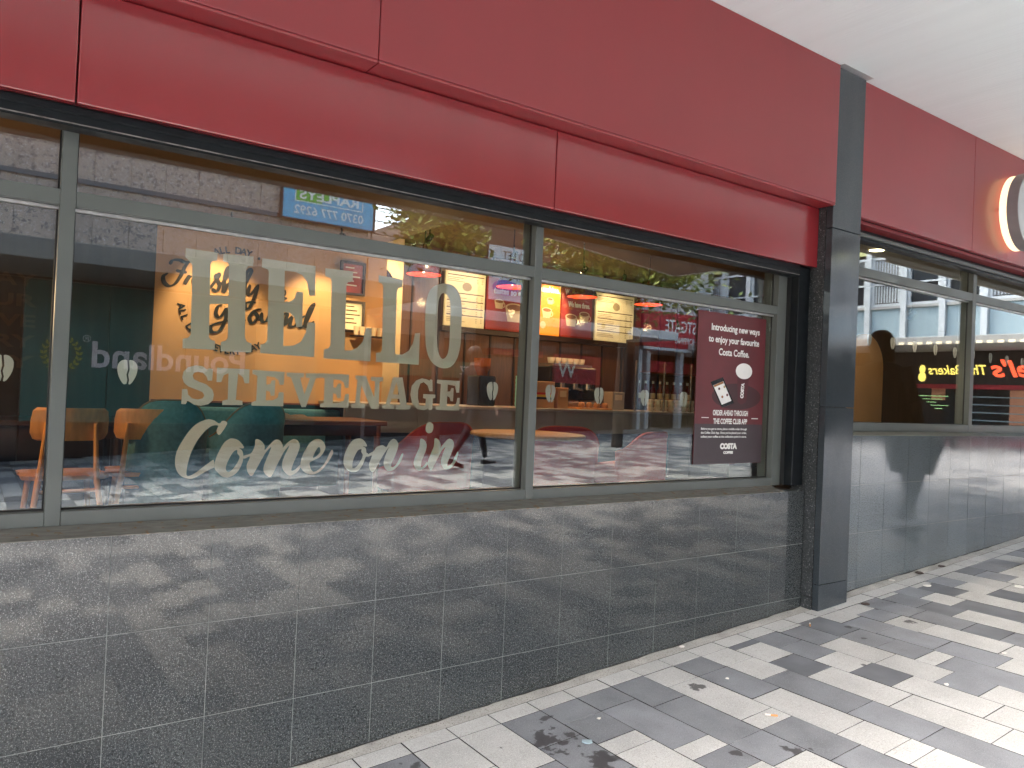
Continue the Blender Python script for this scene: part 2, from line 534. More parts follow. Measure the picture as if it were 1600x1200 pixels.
def place_text(name, body, height, m, loc, parent=None, rz=0.0, **kw):
    me = text_mesh(name, body, height, m, **kw)
    o = link(name, me, parent, 0.0, loc)
    o.rotation_euler = (0, 0, rz)
    return o

def smooth_loop(pts, n=4, closed=True):
    out = []
    N = len(pts)
    rng = range(N) if closed else range(N - 1)
    for i in rng:
        if closed:
            p0, p1, p2, p3 = (Vector(pts[(i + k) % N]) for k in (-1, 0, 1, 2))
        else:
            p0, p1, p2, p3 = (Vector(pts[max(0, min(N - 1, i + k))]) for k in (-1, 0, 1, 2))
        for k in range(n):
            t = k / n
            out.append(tuple(0.5 * ((2 * p1) + (p2 - p0) * t + (2 * p0 - 5 * p1 + 4 * p2 - p3) * t * t + (3 * p1 - p0 - 3 * p2 + p3) * t ** 3)))
    if not closed:
        out.append(tuple(pts[-1]))
    return out

def brush(mb, pts, y, wide, thin, nib=R(62), step=2e-5, n=6):
    """a pen stroke in the XZ plane, broad or thin with its direction"""
    p = smooth_loop(pts, n, closed=False)
    L = []
    for i in range(len(p)):
        a = Vector(p[max(0, i - 1)]); b = Vector(p[min(len(p) - 1, i + 1)])
        d = (b - a)
        if d.length < 1e-7: d = Vector((1, 0))
        d.normalize()
        w = thin + (wide - thin) * abs(d.x * math.sin(nib - R(90)) + d.y * math.cos(nib - R(90)))
        e = min(1.0, 0.45 + 0.25 * min(i, len(p) - 1 - i))
        nrm = Vector((-d.y, d.x)) * (w * e / 2)
        c = Vector(p[i])
        L.append((c + nrm, c - nrm))
    for i in range(len(L) - 1):
        yy = y - step * i
        (a, b), (c, d) = L[i], L[i + 1]
        mb.add([(b.x, yy, b.y), (d.x, yy, d.y), (c.x, yy, c.y), (a.x, yy, a.y)], [(0, 1, 2, 3)])

def zg(x):
    if x < -3: return -0.1848 + 0.03 * (x + 3)
    if x < 7.3: return 0.0616 * x
    return 0.4497 + 0.028 * (x - 7.3)
mat('beam_brown', (0.20, 0.165, 0.135), 0.6)
mat('canopy_dull', (0.15, 0.15, 0.135), 0.7)
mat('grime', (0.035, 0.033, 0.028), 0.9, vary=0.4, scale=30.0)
mat('soffit_brown', (0.15, 0.10, 0.07), 0.6, vary=0.1)

# outlines of the lettering on the glass and of the wall script (x, z in metres)
LETTERS = [["H",[[0.617,1.9267],[0.7252,1.9251],[0.7246,1.8972],[0.71,1.893],[0.7031,1.8817],[0.7057,1.7696],[0.7699,1.775],[0.7669,1.8882],[0.7621,1.8953],[0.7451,1.8969],[0.7457,1.9241],[0.8535,1.9293],[0.8532,1.8937],[0.835,1.8913],[0.8279,1.8766],[0.8355,1.6274],[0.844,1.6123],[0.861,1.6076],[0.8614,1.574],[0.7518,1.5718],[0.751,1.6054],[0.7676,1.6105],[0.7746,1.6227],[0.7701,1.7455],[0.7061,1.7374],[0.7089,1.6196],[0.7174,1.6095],[0.7304,1.6078],[0.7312,1.5751],[0.6216,1.5733],[0.6208,1.6071],[0.6377,1.6103],[0.647,1.6242],[0.6414,1.8678],[0.6345,1.8782],[0.617,1.8947]],None],["E",[[0.8855,1.9278],[1.0922,1.925],[1.0964,1.8101],[1.073,1.8075],[1.0621,1.8571],[1.0418,1.8834],[1.0141,1.8923],[0.9727,1.8919],[0.9762,1.7731],[0.9967,1.7769],[1.0147,1.7902],[1.0217,1.8187],[1.0478,1.8192],[1.0498,1.687],[1.0274,1.6818],[1.0182,1.717],[1.0008,1.7337],[0.9768,1.7355],[0.98,1.6061],[1.0191,1.6109],[1.0476,1.6272],[1.0649,1.6636],[1.0714,1.7054],[1.1014,1.7059],[1.1035,1.572],[0.894,1.5741],[0.8933,1.6059],[0.909,1.6111],[0.9184,1.6237],[0.9124,1.8794],[0.908,1.8888],[0.8858,1.894]],None],["L",[[1.1323,1.9219],[1.2485,1.9241],[1.2482,1.8834],[1.2288,1.879],[1.223,1.8676],[1.2275,1.6065],[1.2547,1.6083],[1.2816,1.6208],[1.3034,1.6482],[1.3147,1.7031],[1.3406,1.7031],[1.341,1.5694],[1.1418,1.5694],[1.141,1.6048],[1.1604,1.6104],[1.1677,1.6235],[1.1599,1.8771],[1.1537,1.8869],[1.1329,1.8906]],None],["L",[[1.3606,1.923],[1.4702,1.9188],[1.4694,1.8853],[1.4523,1.882],[1.4466,1.8672],[1.4503,1.6059],[1.4834,1.6058],[1.5124,1.6234],[1.531,1.6561],[1.5389,1.6994],[1.5627,1.7027],[1.5633,1.568],[1.3647,1.569],[1.3643,1.6056],[1.3833,1.6082],[1.3899,1.6196],[1.3828,1.8798],[1.3765,1.89],[1.361,1.8947]],None],["O*",[[1.6679,1.9252],[1.7109,1.9224],[1.7449,1.8959],[1.7631,1.8416],[1.7662,1.7481],[1.7651,1.6636],[1.7516,1.6066],[1.7236,1.57],[1.6865,1.5596],[1.6489,1.5682],[1.6162,1.5938],[1.5956,1.6426],[1.5868,1.7146],[1.5848,1.8054],[1.5921,1.8653],[1.6161,1.9045]],[[1.6673,1.8836],[1.692,1.8715],[1.7046,1.8357],[1.7082,1.7432],[1.7082,1.6596],[1.6996,1.6173],[1.6791,1.5999],[1.6595,1.6194],[1.6483,1.6646],[1.6451,1.747],[1.6451,1.8297],[1.6522,1.8672]]],["S",[[0.7288,1.5055],[0.7274,1.4639],[0.7125,1.4632],[0.7069,1.4785],[0.6931,1.4916],[0.6767,1.4935],[0.664,1.4884],[0.6596,1.4779],[0.665,1.4663],[0.6815,1.4584],[0.7082,1.4493],[0.7288,1.4328],[0.7356,1.414],[0.7323,1.3931],[0.718,1.3789],[0.692,1.3721],[0.669,1.3759],[0.6541,1.3858],[0.6459,1.3889],[0.6416,1.3769],[0.6266,1.3772],[0.6265,1.43],[0.6441,1.4296],[0.6481,1.4111],[0.6616,1.3979],[0.6812,1.3944],[0.6973,1.399],[0.7028,1.4095],[0.6963,1.4213],[0.6764,1.4291],[0.6468,1.4399],[0.6318,1.4529],[0.6256,1.4712],[0.6285,1.4917],[0.6437,1.5078],[0.6692,1.516],[0.6921,1.5138],[0.7057,1.5043],[0.7107,1.5028],[0.7138,1.5081]],None],["T",[[0.7419,1.5114],[0.8584,1.5113],[0.859,1.4601],[0.8426,1.4594],[0.8354,1.481],[0.8174,1.4943],[0.8133,1.3973],[0.8376,1.3945],[0.8384,1.3786],[0.7665,1.3774],[0.7658,1.3924],[0.7849,1.3975],[0.7832,1.4933],[0.7666,1.4848],[0.7593,1.4601],[0.7426,1.4594]],None],["E",[[0.869,1.5104],[0.9901,1.5084],[0.9888,1.459],[0.9729,1.4591],[0.9677,1.4763],[0.9526,1.4865],[0.9217,1.4894],[0.9232,1.4571],[0.9375,1.4605],[0.9422,1.4752],[0.956,1.4751],[0.9551,1.4171],[0.9413,1.4166],[0.937,1.4316],[0.9224,1.4354],[0.9234,1.3987],[0.9494,1.3995],[0.9672,1.4091],[0.9717,1.4311],[0.9901,1.4306],[0.9907,1.3781],[0.8709,1.3776],[0.8711,1.3901],[0.8878,1.3959],[0.8884,1.4889],[0.869,1.4951]],None],["V",[[0.9976,1.5069],[1.0654,1.5074],[1.0661,1.4918],[1.0509,1.4904],[1.0712,1.4253],[1.091,1.4911],[1.0738,1.4903],[1.0741,1.5078],[1.1329,1.51],[1.1318,1.4919],[1.1143,1.4903],[1.0792,1.3773],[1.062,1.3769],[1.0152,1.4895],[0.9983,1.4923]],None],["E",[[1.1322,1.5107],[1.2515,1.5113],[1.252,1.4583],[1.2374,1.457],[1.2294,1.4784],[1.2148,1.4873],[1.1866,1.4891],[1.1882,1.4558],[1.2001,1.4582],[1.2054,1.4736],[1.2203,1.4742],[1.2203,1.4158],[1.2062,1.4154],[1.2015,1.4297],[1.1884,1.435],[1.1879,1.3959],[1.2111,1.3965],[1.2329,1.4059],[1.2386,1.4329],[1.254,1.4345],[1.2555,1.3789],[1.1365,1.3787],[1.1359,1.3918],[1.1506,1.396],[1.15,1.492],[1.133,1.4942]],None],["N",[[1.2784,1.5095],[1.3243,1.5097],[1.3654,1.4235],[1.3651,1.4901],[1.3463,1.4913],[1.3464,1.5069],[1.4021,1.5075],[1.4021,1.491],[1.3858,1.4891],[1.3879,1.3769],[1.3528,1.3761],[1.3061,1.4701],[1.3033,1.3983],[1.3244,1.3949],[1.324,1.3786],[1.267,1.378],[1.2676,1.3915],[1.2826,1.3977],[1.2884,1.4906],[1.279,1.496]],None],["A",[[1.4457,1.5104],[1.4901,1.5109],[1.516,1.396],[1.532,1.3944],[1.5319,1.3782],[1.4655,1.3779],[1.4655,1.3967],[1.4845,1.3984],[1.4789,1.421],[1.4435,1.4211],[1.438,1.3999],[1.4558,1.3964],[1.4558,1.3785],[1.402,1.378],[1.4025,1.395],[1.4184,1.3982]],[[1.4635,1.4904],[1.4758,1.4389],[1.4479,1.4388]]],["G",[[1.6327,1.506],[1.636,1.4587],[1.621,1.4582],[1.6104,1.4824],[1.5911,1.4959],[1.5752,1.4891],[1.566,1.4623],[1.5669,1.4257],[1.575,1.4016],[1.5894,1.3917],[1.603,1.3982],[1.6054,1.4249],[1.5908,1.4285],[1.5913,1.4449],[1.6509,1.4448],[1.6507,1.4304],[1.639,1.428],[1.6382,1.3785],[1.6203,1.3781],[1.6177,1.3842],[1.5972,1.3756],[1.5646,1.381],[1.5406,1.4027],[1.5296,1.4408],[1.5346,1.4773],[1.554,1.5004],[1.581,1.5118],[1.6044,1.5088],[1.6187,1.5033],[1.6231,1.5097]],None],["E",[[1.6562,1.5091],[1.77,1.5087],[1.7702,1.4573],[1.7554,1.4568],[1.7466,1.4858],[1.7098,1.4906],[1.7105,1.4594],[1.7234,1.4619],[1.7299,1.4768],[1.7408,1.4751],[1.7403,1.4185],[1.728,1.419],[1.7224,1.4347],[1.71,1.4406],[1.7098,1.3968],[1.7438,1.3976],[1.7578,1.4106],[1.7615,1.4338],[1.7738,1.4342],[1.7733,1.3781],[1.6556,1.3789],[1.6562,1.3954],[1.6737,1.3979],[1.6752,1.4913],[1.656,1.4938]],None],["C*",[[0.7867,1.3084],[0.7625,1.2692],[0.7501,1.283],[0.7559,1.3018],[0.7359,1.3016],[0.7135,1.2852],[0.6887,1.2525],[0.6695,1.2116],[0.6584,1.1709],[0.6548,1.1302],[0.6638,1.1231],[0.6844,1.1328],[0.7223,1.1629],[0.7455,1.178],[0.7481,1.152],[0.7429,1.1486],[0.717,1.1354],[0.6819,1.1151],[0.6594,1.1137],[0.6366,1.1239],[0.6214,1.1445],[0.6152,1.175],[0.6199,1.212],[0.6373,1.2491],[0.6582,1.2831],[0.6829,1.309],[0.715,1.3238],[0.7383,1.3217],[0.7589,1.3099],[0.7686,1.3194],[0.7788,1.3188]],None],["o*",[[0.8055,1.256],[0.8299,1.249],[0.8501,1.2259],[0.8469,1.2189],[0.8347,1.2207],[0.8456,1.21],[0.8508,1.187],[0.8445,1.157],[0.8285,1.1291],[0.8051,1.1157],[0.7813,1.1164],[0.7602,1.1343],[0.7494,1.1519],[0.7516,1.1762],[0.7604,1.2038],[0.7758,1.2351],[0.7888,1.249]],[[0.8263,1.2137],[0.8113,1.2033],[0.7957,1.172],[0.7893,1.1476],[0.7975,1.1334],[0.8141,1.1435],[0.8302,1.1678],[0.8368,1.1889],[0.8287,1.1996]]],["m*",[[0.8928,1.2525],[0.9126,1.2471],[0.9267,1.2291],[0.9286,1.2129],[0.9474,1.2344],[0.9649,1.2506],[0.9833,1.2488],[0.9964,1.2287],[0.9957,1.2196],[1.0133,1.2396],[1.0351,1.2532],[1.0543,1.2469],[1.0621,1.2266],[1.0565,1.2007],[1.0429,1.1678],[1.0332,1.1349],[1.0482,1.1364],[1.067,1.1544],[1.0691,1.1433],[1.0526,1.1234],[1.0304,1.1148],[1.0113,1.1244],[0.9973,1.1467],[0.9996,1.1758],[1.0146,1.2122],[1.0213,1.2286],[1.0037,1.2086],[0.98,1.1616],[0.9585,1.1149],[0.9421,1.1154],[0.9276,1.1338],[0.9293,1.1589],[0.9453,1.2019],[0.9516,1.2235],[0.9343,1.2056],[0.9144,1.1699],[0.8981,1.1381],[0.8849,1.117],[0.8703,1.128],[0.8638,1.1566],[0.8746,1.1884],[0.8532,1.1809],[0.852,1.1922],[0.8775,1.2008],[0.8904,1.2275]],None],["e*",[[1.1308,1.2543],[1.1506,1.2486],[1.1655,1.226],[1.1606,1.2034],[1.1421,1.1811],[1.1079,1.1648],[1.1067,1.1481],[1.1173,1.1292],[1.1329,1.1288],[1.163,1.1544],[1.1901,1.2088],[1.1982,1.2069],[1.1969,1.1917],[1.1711,1.1505],[1.1448,1.1248],[1.1179,1.1161],[1.0907,1.1224],[1.0714,1.1414],[1.069,1.1599],[1.0758,1.1931],[1.0934,1.2264],[1.1117,1.2468]],[[1.1401,1.2224],[1.1289,1.2112],[1.1168,1.1814],[1.1339,1.1887],[1.1467,1.2073]]],["o*",[[1.3082,1.2562],[1.3274,1.2485],[1.3422,1.229],[1.3392,1.2231],[1.3243,1.2252],[1.3373,1.2173],[1.3425,1.1978],[1.3489,1.1958],[1.3496,1.1829],[1.3391,1.1803],[1.326,1.1474],[1.3062,1.1246],[1.2815,1.1214],[1.2584,1.1334],[1.245,1.1567],[1.2474,1.1911],[1.264,1.2293],[1.2835,1.2504]],[[1.3186,1.2135],[1.3023,1.2059],[1.2872,1.1752],[1.2823,1.1483],[1.287,1.1366],[1.3032,1.144],[1.3207,1.1708],[1.3261,1.1882],[1.3192,1.2019]]],["n*",[[1.4116,1.2286],[1.4294,1.2206],[1.4415,1.2404],[1.4584,1.2543],[1.4765,1.2463],[1.4842,1.2263],[1.4747,1.1924],[1.4568,1.1528],[1.4576,1.1369],[1.477,1.1464],[1.4974,1.1841],[1.5059,1.1941],[1.5085,1.186],[1.4945,1.1521],[1.4692,1.1266],[1.4452,1.1212],[1.4248,1.1376],[1.4212,1.1653],[1.4345,1.2047],[1.4425,1.2206],[1.426,1.2009],[1.4019,1.1617],[1.3781,1.1209],[1.3629,1.1271],[1.3554,1.1508],[1.3664,1.1858],[1.3513,1.1821],[1.3508,1.1918],[1.374,1.2053],[1.3861,1.2209]],None],["i*",[[1.5871,1.2543],[1.6082,1.2482],[1.6186,1.2277],[1.6152,1.2031],[1.5986,1.1624],[1.5953,1.136],[1.6091,1.1398],[1.6232,1.1559],[1.6274,1.1456],[1.6119,1.1295],[1.5869,1.1199],[1.5679,1.1325],[1.5599,1.155],[1.5697,1.1873],[1.5842,1.2197]],None],[".*",[[1.6277,1.3262],[1.6445,1.3182],[1.6477,1.3017],[1.6416,1.2832],[1.6254,1.2786],[1.6123,1.2871],[1.61,1.3055],[1.6163,1.3199]],None],["n*",[[1.6571,1.2564],[1.6789,1.2481],[1.6886,1.2274],[1.6877,1.217],[1.7081,1.2398],[1.7291,1.2556],[1.7491,1.246],[1.7541,1.225],[1.7444,1.1936],[1.7271,1.152],[1.7279,1.1374],[1.7468,1.1475],[1.7647,1.1808],[1.7737,1.1975],[1.7789,1.1911],[1.7662,1.1513],[1.743,1.1266],[1.719,1.1221],[1.699,1.1359],[1.6929,1.1609],[1.7052,1.2023],[1.7116,1.2189],[1.691,1.1983],[1.6649,1.149],[1.6474,1.1213],[1.6327,1.1331],[1.6278,1.1558],[1.6394,1.1865],[1.6541,1.2234]],None]]
MURAL = [[[1.4441,2.474],[1.47,2.5153],[1.5257,2.5229],[1.5733,2.5112],[1.625,2.5232]],[[1.6013,2.52],[1.5706,2.4657],[1.537,2.3762],[1.4934,2.306],[1.4434,2.2833],[1.4024,2.3151],[1.3984,2.3641],[1.4338,2.3952]],[[1.4973,2.4262],[1.5395,2.4246],[1.5916,2.4212]],[[1.6162,2.4011],[1.5899,2.3526],[1.5774,2.3159],[1.6081,2.3699],[1.6356,2.3934]],[[1.6528,2.3299],[1.6945,2.3652],[1.6977,2.4011],[1.6644,2.3919],[1.6519,2.35],[1.6733,2.3019],[1.716,2.317],[1.7523,2.3722]],[[1.79,2.295],[1.8312,2.3612],[1.868,2.4222],[1.8621,2.442],[1.8431,2.4243],[1.8548,2.3846],[1.8769,2.3358],[1.8546,2.2818],[1.8095,2.2972]],[[1.8818,2.3364],[1.9286,2.4039],[1.9649,2.4912],[1.9534,2.5209],[1.9263,2.4553],[1.9144,2.2782],[1.951,2.3548],[1.9806,2.3686],[1.9784,2.3061],[2.0137,2.3101],[2.062,2.3678]],[[2.0844,2.3285],[2.1314,2.4285],[2.1592,2.5004],[2.1375,2.5187],[2.1098,2.4469],[2.1058,2.31],[2.1325,2.292]],[[2.1544,2.3787],[2.1374,2.2978],[2.164,2.2849],[2.2325,2.3878]],[[2.2325,2.3878],[2.1966,2.2568],[2.1543,2.1576],[2.1182,2.154],[2.1263,2.202],[2.2142,2.2164]],[[1.9096,2.1641],[1.871,2.1396],[1.856,2.0765],[1.8852,2.0463],[1.9234,2.0829],[1.9509,2.1373]],[[1.9509,2.1373],[1.9411,2.0226],[1.8909,1.9202],[1.8274,1.9048],[1.8155,1.9499],[1.8583,1.9843],[1.9762,2.0257],[2.0247,2.0718]],[[2.0358,2.052],[2.0634,2.1172],[2.094,2.1201],[2.0774,2.0349],[2.1287,2.0395]],[[2.197,2.1354],[2.1587,2.0632],[2.192,2.0188],[2.2362,2.081],[2.2024,2.1328],[2.2696,2.1584]],[[2.2763,2.1272],[2.2745,2.0526],[2.3173,2.0458],[2.3666,2.1359],[2.3594,2.0603],[2.4022,2.0642]],[[2.4809,2.1253],[2.5189,2.1343],[2.5018,2.0299],[2.5641,2.1114],[2.5517,2.0234],[2.6014,2.0276],[2.6322,2.0849]],[[2.6974,2.1347],[2.6434,2.0859],[2.6579,2.0161],[2.7118,2.0701],[2.7829,2.2533],[2.7395,2.2048],[2.701,2.0582],[2.7252,2.0273],[2.7908,2.0881]]]
MURAL_C = (2.0182, 2.2117)
MURAL_R = 0.439
# ================================================================== PAVEMENT
ground = struct('pavement')
gb = MB()
gxs = [-60, -30, -12, -6, -3, 7.3, 12, 18, 40, 90]
for i in range(len(gxs) - 1):
    a, b = gxs[i], gxs[i + 1]
    gb.add([(a, -60, zg(a) - 0.005), (b, -60, zg(b) - 0.005), (b, 0.3, zg(b) - 0.005), (a, 0.3, zg(a) - 0.005)], [(0, 1, 2, 3)])
gb.build('joint_bed', 'joint_sand', ground)

PITCH = 0.2025
X0 = 2.655
COLS = {  # columns away from the wall: (material letter, far end of the run)
    -7: 'G.33 G.63 L.83 L1.02 G1.5', -6: 'L.43 L.83 G1.2 G1.5', -5: 'L.53 G.73 G.93 L1.23', -4: 'G.43 G.73 G1.03 L1.43',
    -3: 'G.33 G.53 L.63 L1.02 G1.32', -2: 'G.325 G.73 L.83 G.98 L1.38', -1: 'G.43 G.83 G1.03 L1.33 G1.7',
    0: 'L.328 L.73 L.83 G1.13 G1.53', 1: 'G.33 G.63 L1.027 L1.22 L1.315 L1.62 G1.9', 2: 'L.33 L.53 G.95 G1.25 G1.75',
    3: 'D.22 L.42 D.63 L1.02 L1.42 L1.8', 4: 'G.33 G.53 L.72 D.92 L1.306 L1.7', 5: 'L.20 G.43 L.73 L1.01 G1.2 L1.6',
    6: 'D.42 G.62 G.82 L.92 G1.32 G1.72', 7: 'L.31 G.51 G.81 G1.1 L1.5', 8: 'L.28 G.44 L.635 L1.03 L1.33 G1.7',
    9: 'G.30 G.48 M.76 D.95 G1.25 L1.6', 10: 'L.21 G.42 D.62 L1.02 L1.42', 11: 'G.335 L.525 D.9 D1.2 L1.5',
    12: 'L.22 D.45 L.85 L1.2 G1.5', 13: 'G.35 L.55 D.75 L1.15', 14: 'L.55 L.75 G1.1', 15: 'D.30 G.5 L.8 D1.1', 16: 'G.37 L.67 G1.0'}
PM = {'L': 'paver_light', 'G': 'paver_grey', 'D': 'paver_dark', 'M': 'paver_grey'}
rp = random.Random(5)
slabs = []
for k in range(-34, 82):
    xa = X0 + PITCH * k
    prev = 0.17
    for t in COLS.get(k, '').split():
        y1 = float(t[1:])
        slabs.append((xa, xa + PITCH, prev, y1, PM[t[0]])); prev = y1
    last = None
    while prev < 11.3:
        ln = rp.choice((0.2, 0.2, 0.3, 0.4, 0.4))
        c = rp.random()
        m_ = 'paver_light' if c < 0.47 else ('paver_grey' if c < 0.82 else 'paver_dark')
        slabs.append((xa, xa + PITCH, prev, prev + ln, m_)); prev += ln
    slabs.append((xa, xa + PITCH, 0.07, 0.17, 'paver_light'))

def on_screen(x, y, z):
    d = Vector((x, y + 2.73, z - 1.467))
    c = d.dot(Vector(FW))
    if c < 0.1: return None
    return 800 + 1200 * d.dot(Vector(RX)) / c, 600 + 1200 * d.dot(Vector(DN)) / c, c

def slab_verts(x0, x1, y0, y1, z_of, g=0.0020, gx=0.0026, ch=0.0006, dep=0.02):
    vs = []
    for (ins, dz) in ((g, -dep), (g, -ch), (g + ch, 0.0)):
        for (x, y) in ((x0 + ins - g + gx, -(y1 - ins)), (x1 - ins + g - gx, -(y1 - ins)), (x1 - ins + g - gx, -(y0 + ins)), (x0 + ins - g + gx, -(y0 + ins))):
            vs.append((x, y, z_of(x) + dz))
    fs = [(8, 9, 10, 11)]
    for b in (0, 4):
        fs += [(b, b + 1, b + 5, b + 4), (b + 1, b + 2, b + 6, b + 5), (b + 2, b + 3, b + 7, b + 6), (b + 3, b, b + 4, b + 7)]
    return vs, fs
cand = []
for i, (xa, xb, ya, yb, m_) in enumerate(slabs):
    p = on_screen((xa + xb) / 2, -(ya + yb) / 2, zg((xa + xb) / 2))
    if p and -30 < p[0] < 1640 and -30 < p[1] < 1230 and xb < 7.25:
        if p[0] < 1260 and p[1] < 900: continue
        cand.append(((yb - ya) / p[2] ** 2.2, i))
cand.sort(reverse=True)
single = set(i for _, i in cand[:285])
PMESH = {}
rest = MB()
RM = ['paver_light', 'paver_grey', 'paver_dark', 'joint_sand']
for i, (xa, xb, ya, yb, m_) in enumerate(slabs):
    dz = rp.uniform(-0.0012, 0.0012)
    if i in single:
        key = (round(yb - ya, 3), m_)
        if key not in PMESH:
            w, l = PITCH / 2, (yb - ya) / 2
            vs, fs = slab_verts(-w, w, -l, l, lambda x: 0.0616 * x)
            b = MB().add(vs, fs[:1] + fs[5:], 0).add(vs, fs[1:5], 1)
            PMESH[key] = b.mesh('paver', [m_, 'joint_sand'])
        xc = (xa + xb) / 2
        link('paver', PMESH[key], ground, 0, (xc, -(ya + yb) / 2, zg(xc) + dz))
    else:
        vs, fs = slab_verts(xa, xb, ya, yb, lambda x: zg(x) + dz)
        rest.add(vs, fs[:1] + fs[5:], RM.index(m_)).add(vs, fs[1:5], 3)
ro = rest.build('paving_beyond', RM, ground)
ro['kind'] = 'stuff'
st = MB()
for i in range(-24, 64):
    a = i * 0.3; b = a + 0.3
    st.add([(a, -0.068, zg(a) - 0.001), (b, -0.068, zg(b) - 0.001), (b, 0.02, zg(b) + 0.004), (a, 0.02, zg(a) + 0.004)], [(0, 1, 2, 3)])
st.build('edge_strip', 'edge_strip', ground)
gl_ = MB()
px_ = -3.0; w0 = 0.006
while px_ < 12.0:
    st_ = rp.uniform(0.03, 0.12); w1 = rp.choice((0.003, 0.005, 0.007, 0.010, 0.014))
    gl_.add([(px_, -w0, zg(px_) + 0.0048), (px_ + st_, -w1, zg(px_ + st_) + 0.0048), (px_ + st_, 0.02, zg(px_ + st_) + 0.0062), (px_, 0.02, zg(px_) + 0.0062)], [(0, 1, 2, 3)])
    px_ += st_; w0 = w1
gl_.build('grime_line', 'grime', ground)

# ================================================================== TILED WALL UNDER THE WINDOWS
def tiled_wall(name, label, xs, zs, x_end, m, proud):
    t = thing(name, label, 'wall', (xs[0], 0, 0))
    ox = xs[0]
    b = MB(); b.box(0, x_end - ox, 0.0012 if proud < 0.002 else 0.0032, 0.09, -0.9, zs[0] - 0.004)
    b.build('grout_bed', 'grout', t)
    cache = {}
    for i in range(len(xs) - 1):
        for j in range(len(zs) - 1):
            w, h = round(xs[i + 1] - xs[i], 4), round(zs[j] - zs[j + 1], 4)
            if zs[j] < zg(xs[i]) - 0.02: continue
            if (w, h) not in cache:
                bb = MB(); g = 0.0012
                bb.box(g, w - g, 0, 0.02, -h + g, -g)
                cache[(w, h)] = bb.mesh('tile', m)
            o = link('tile', cache[(w, h)], t, 0, (xs[i] - ox, rp.uniform(-0.0003, 0.0003), zs[j]))
            o.rotation_euler = (rp.uniform(-1, 1) * proud, 0, rp.uniform(-1, 1) * proud)
    return t
XS = [0.405 + 0.3113 * k for k in range(-5, 12)] + [4.146]
ZS = [0.957, 0.637, 0.316, -0.005, -0.325]
tiled_wall('tiled_wall', 'speckled dark granite tiled wall below the large lettered window, left of the pillar', XS, ZS, 4.146, 'granite', 0.0012)
XR = [4.449, 4.744] + [5.046 + 0.302 * k for k in range(0, 16)]
ZR = [1.288, 0.967, 0.656, 0.345, 0.034]
tiled_wall('tiled_wall', 'smoother granite tiled wall right of the pillar, reflected blue grey put into its colour, running out of the frame', XR, ZR, XR[-1], 'granite_mirror_tint', 0.0035)

# ================================================================== PILLAR
pil = thing('pillar', 'tall dark polished granite pillar standing between the two shop windows', 'pillar', (4.147, -0.115, 0))
for (z0, z1) in ((-0.2, 0.41), (0.41, 1.463), (1.463, 2.527), (2.527, 3.487)):
    MB().box(0, 0.301, 0, 0.042, z0 + 0.0015, z1 - 0.0015).build('granite_slab', 'granite_slab', pil, 0.0015)
MB().box(0.008, 0.293, 0.046, 0.22, -0.2, 3.485).build('core', 'rough_granite', pil)
for (z0, z1) in ((-0.2, 0.33), (0.33, 1.18), (1.18, 1.79), (1.79, 2.64)):
    MB().box(-0.003, 0.0075, 0.045, 0.112, z0 + 0.002, z1 - 0.002).build('side_slab', 'rough_granite', pil, 0.001, loc=(0, 0, 0))
MB().box(-0.004, 0.315, -0.04, 0.03, 3.4876, 3.4892).build('top_strip', 'steel_strip', pil)

# ================================================================== WINDOWS
YF, YG = 0.0955, 0.142
def bar_part(name, x0, x1, z0, z1, t, y0=YF, y1=0.20, m='frame_grey', bev=0.002):
    return MB().box(x0, x1, y0, y1, z0, z1).build(name, m, t, bev)

def window(name, label, x0, x1, mulls, z_sill, z_rail, z_t0, z_t1, z_head, gm, cill_m='cill_stained'):
    t = thing(name, label, 'shop window', (0, 0, 0))
    # sloping cill
    c = MB()
    c.add([(x0, -0.002, z_sill), (x1, -0.002, z_sill), (x1, YF + 0.02, z_sill + 0.027), (x0, YF + 0.02, z_sill + 0.027),
           (x0, -0.002, z_sill - 0.003), (x1, -0.002, z_sill - 0.003), (x1, YF + 0.02, z_sill - 0.003), (x0, YF + 0.02, z_sill - 0.003)],
          [(0, 1, 2, 3), (4, 5, 1, 0), (7, 6, 5, 4), (3, 7, 4, 0), (5, 6, 2, 1)])
    c.build('cill', cill_m, t)
    edges = [x0] + [e for m_ in mulls for e in m_] + [x1]
    for m_ in mulls:
        bar_part('mullion', m_[0], m_[1], z_sill + 0.0225, z_head + 0.06, t, YF - 0.0012)
    for i in range(0, len(edges), 2):
        a, b = edges[i], edges[i + 1]
        bar_part('bottom_rail', a, b, z_sill + 0.0222, z_rail, t)
        bar_part('transom', a, b, z_t0, z_t1, t)
        MB().box(a, b, YG - 0.02, YG - 0.004, z_t0 - 0.010, z_t0 - 0.001).build('highlight_strip', 'highlight_metal', t)  # bright strip added for the streak of reflected light
        for (g0, g1) in ((z_rail, z_t0), (z_t1, z_head + 0.05)):
            MB().box(a + 0.001, b - 0.001, YG - 0.003, YG + 0.003, g0, g1).build('glass_pane', gm, t)
            k = MB()
            k.box(a, b, YG - 0.010, YG - 0.0035, g0, g0 + 0.005)
            k.box(a, a + 0.005, YG - 0.010, YG - 0.0035, g0 + 0.0052, g1 - 0.0002)
            k.box(b - 0.005, b, YG - 0.010, YG - 0.0035, g0 + 0.0052, g1 - 0.0002)
            k.build('gasket', 'gasket', t)
    return t
wl = window('shop_window', 'large grey framed shop window with white lettering, left of the pillar', -1.72, 3.945,
            [(-1.66, -1.615), (0.225, 0.269), (2.116, 2.160)], 0.957, 1.026, 2.002, 2.052, 2.235, 'glass')
bar_part('jamb', 3.9452, 4.028, 0.98, 2.30, wl, YF - 0.0012)
MB().box(4.034, 4.1425, 0.018, 0.16, 0.985, 2.295).build('jamb_post', 'black_trim', wl, 0.003)
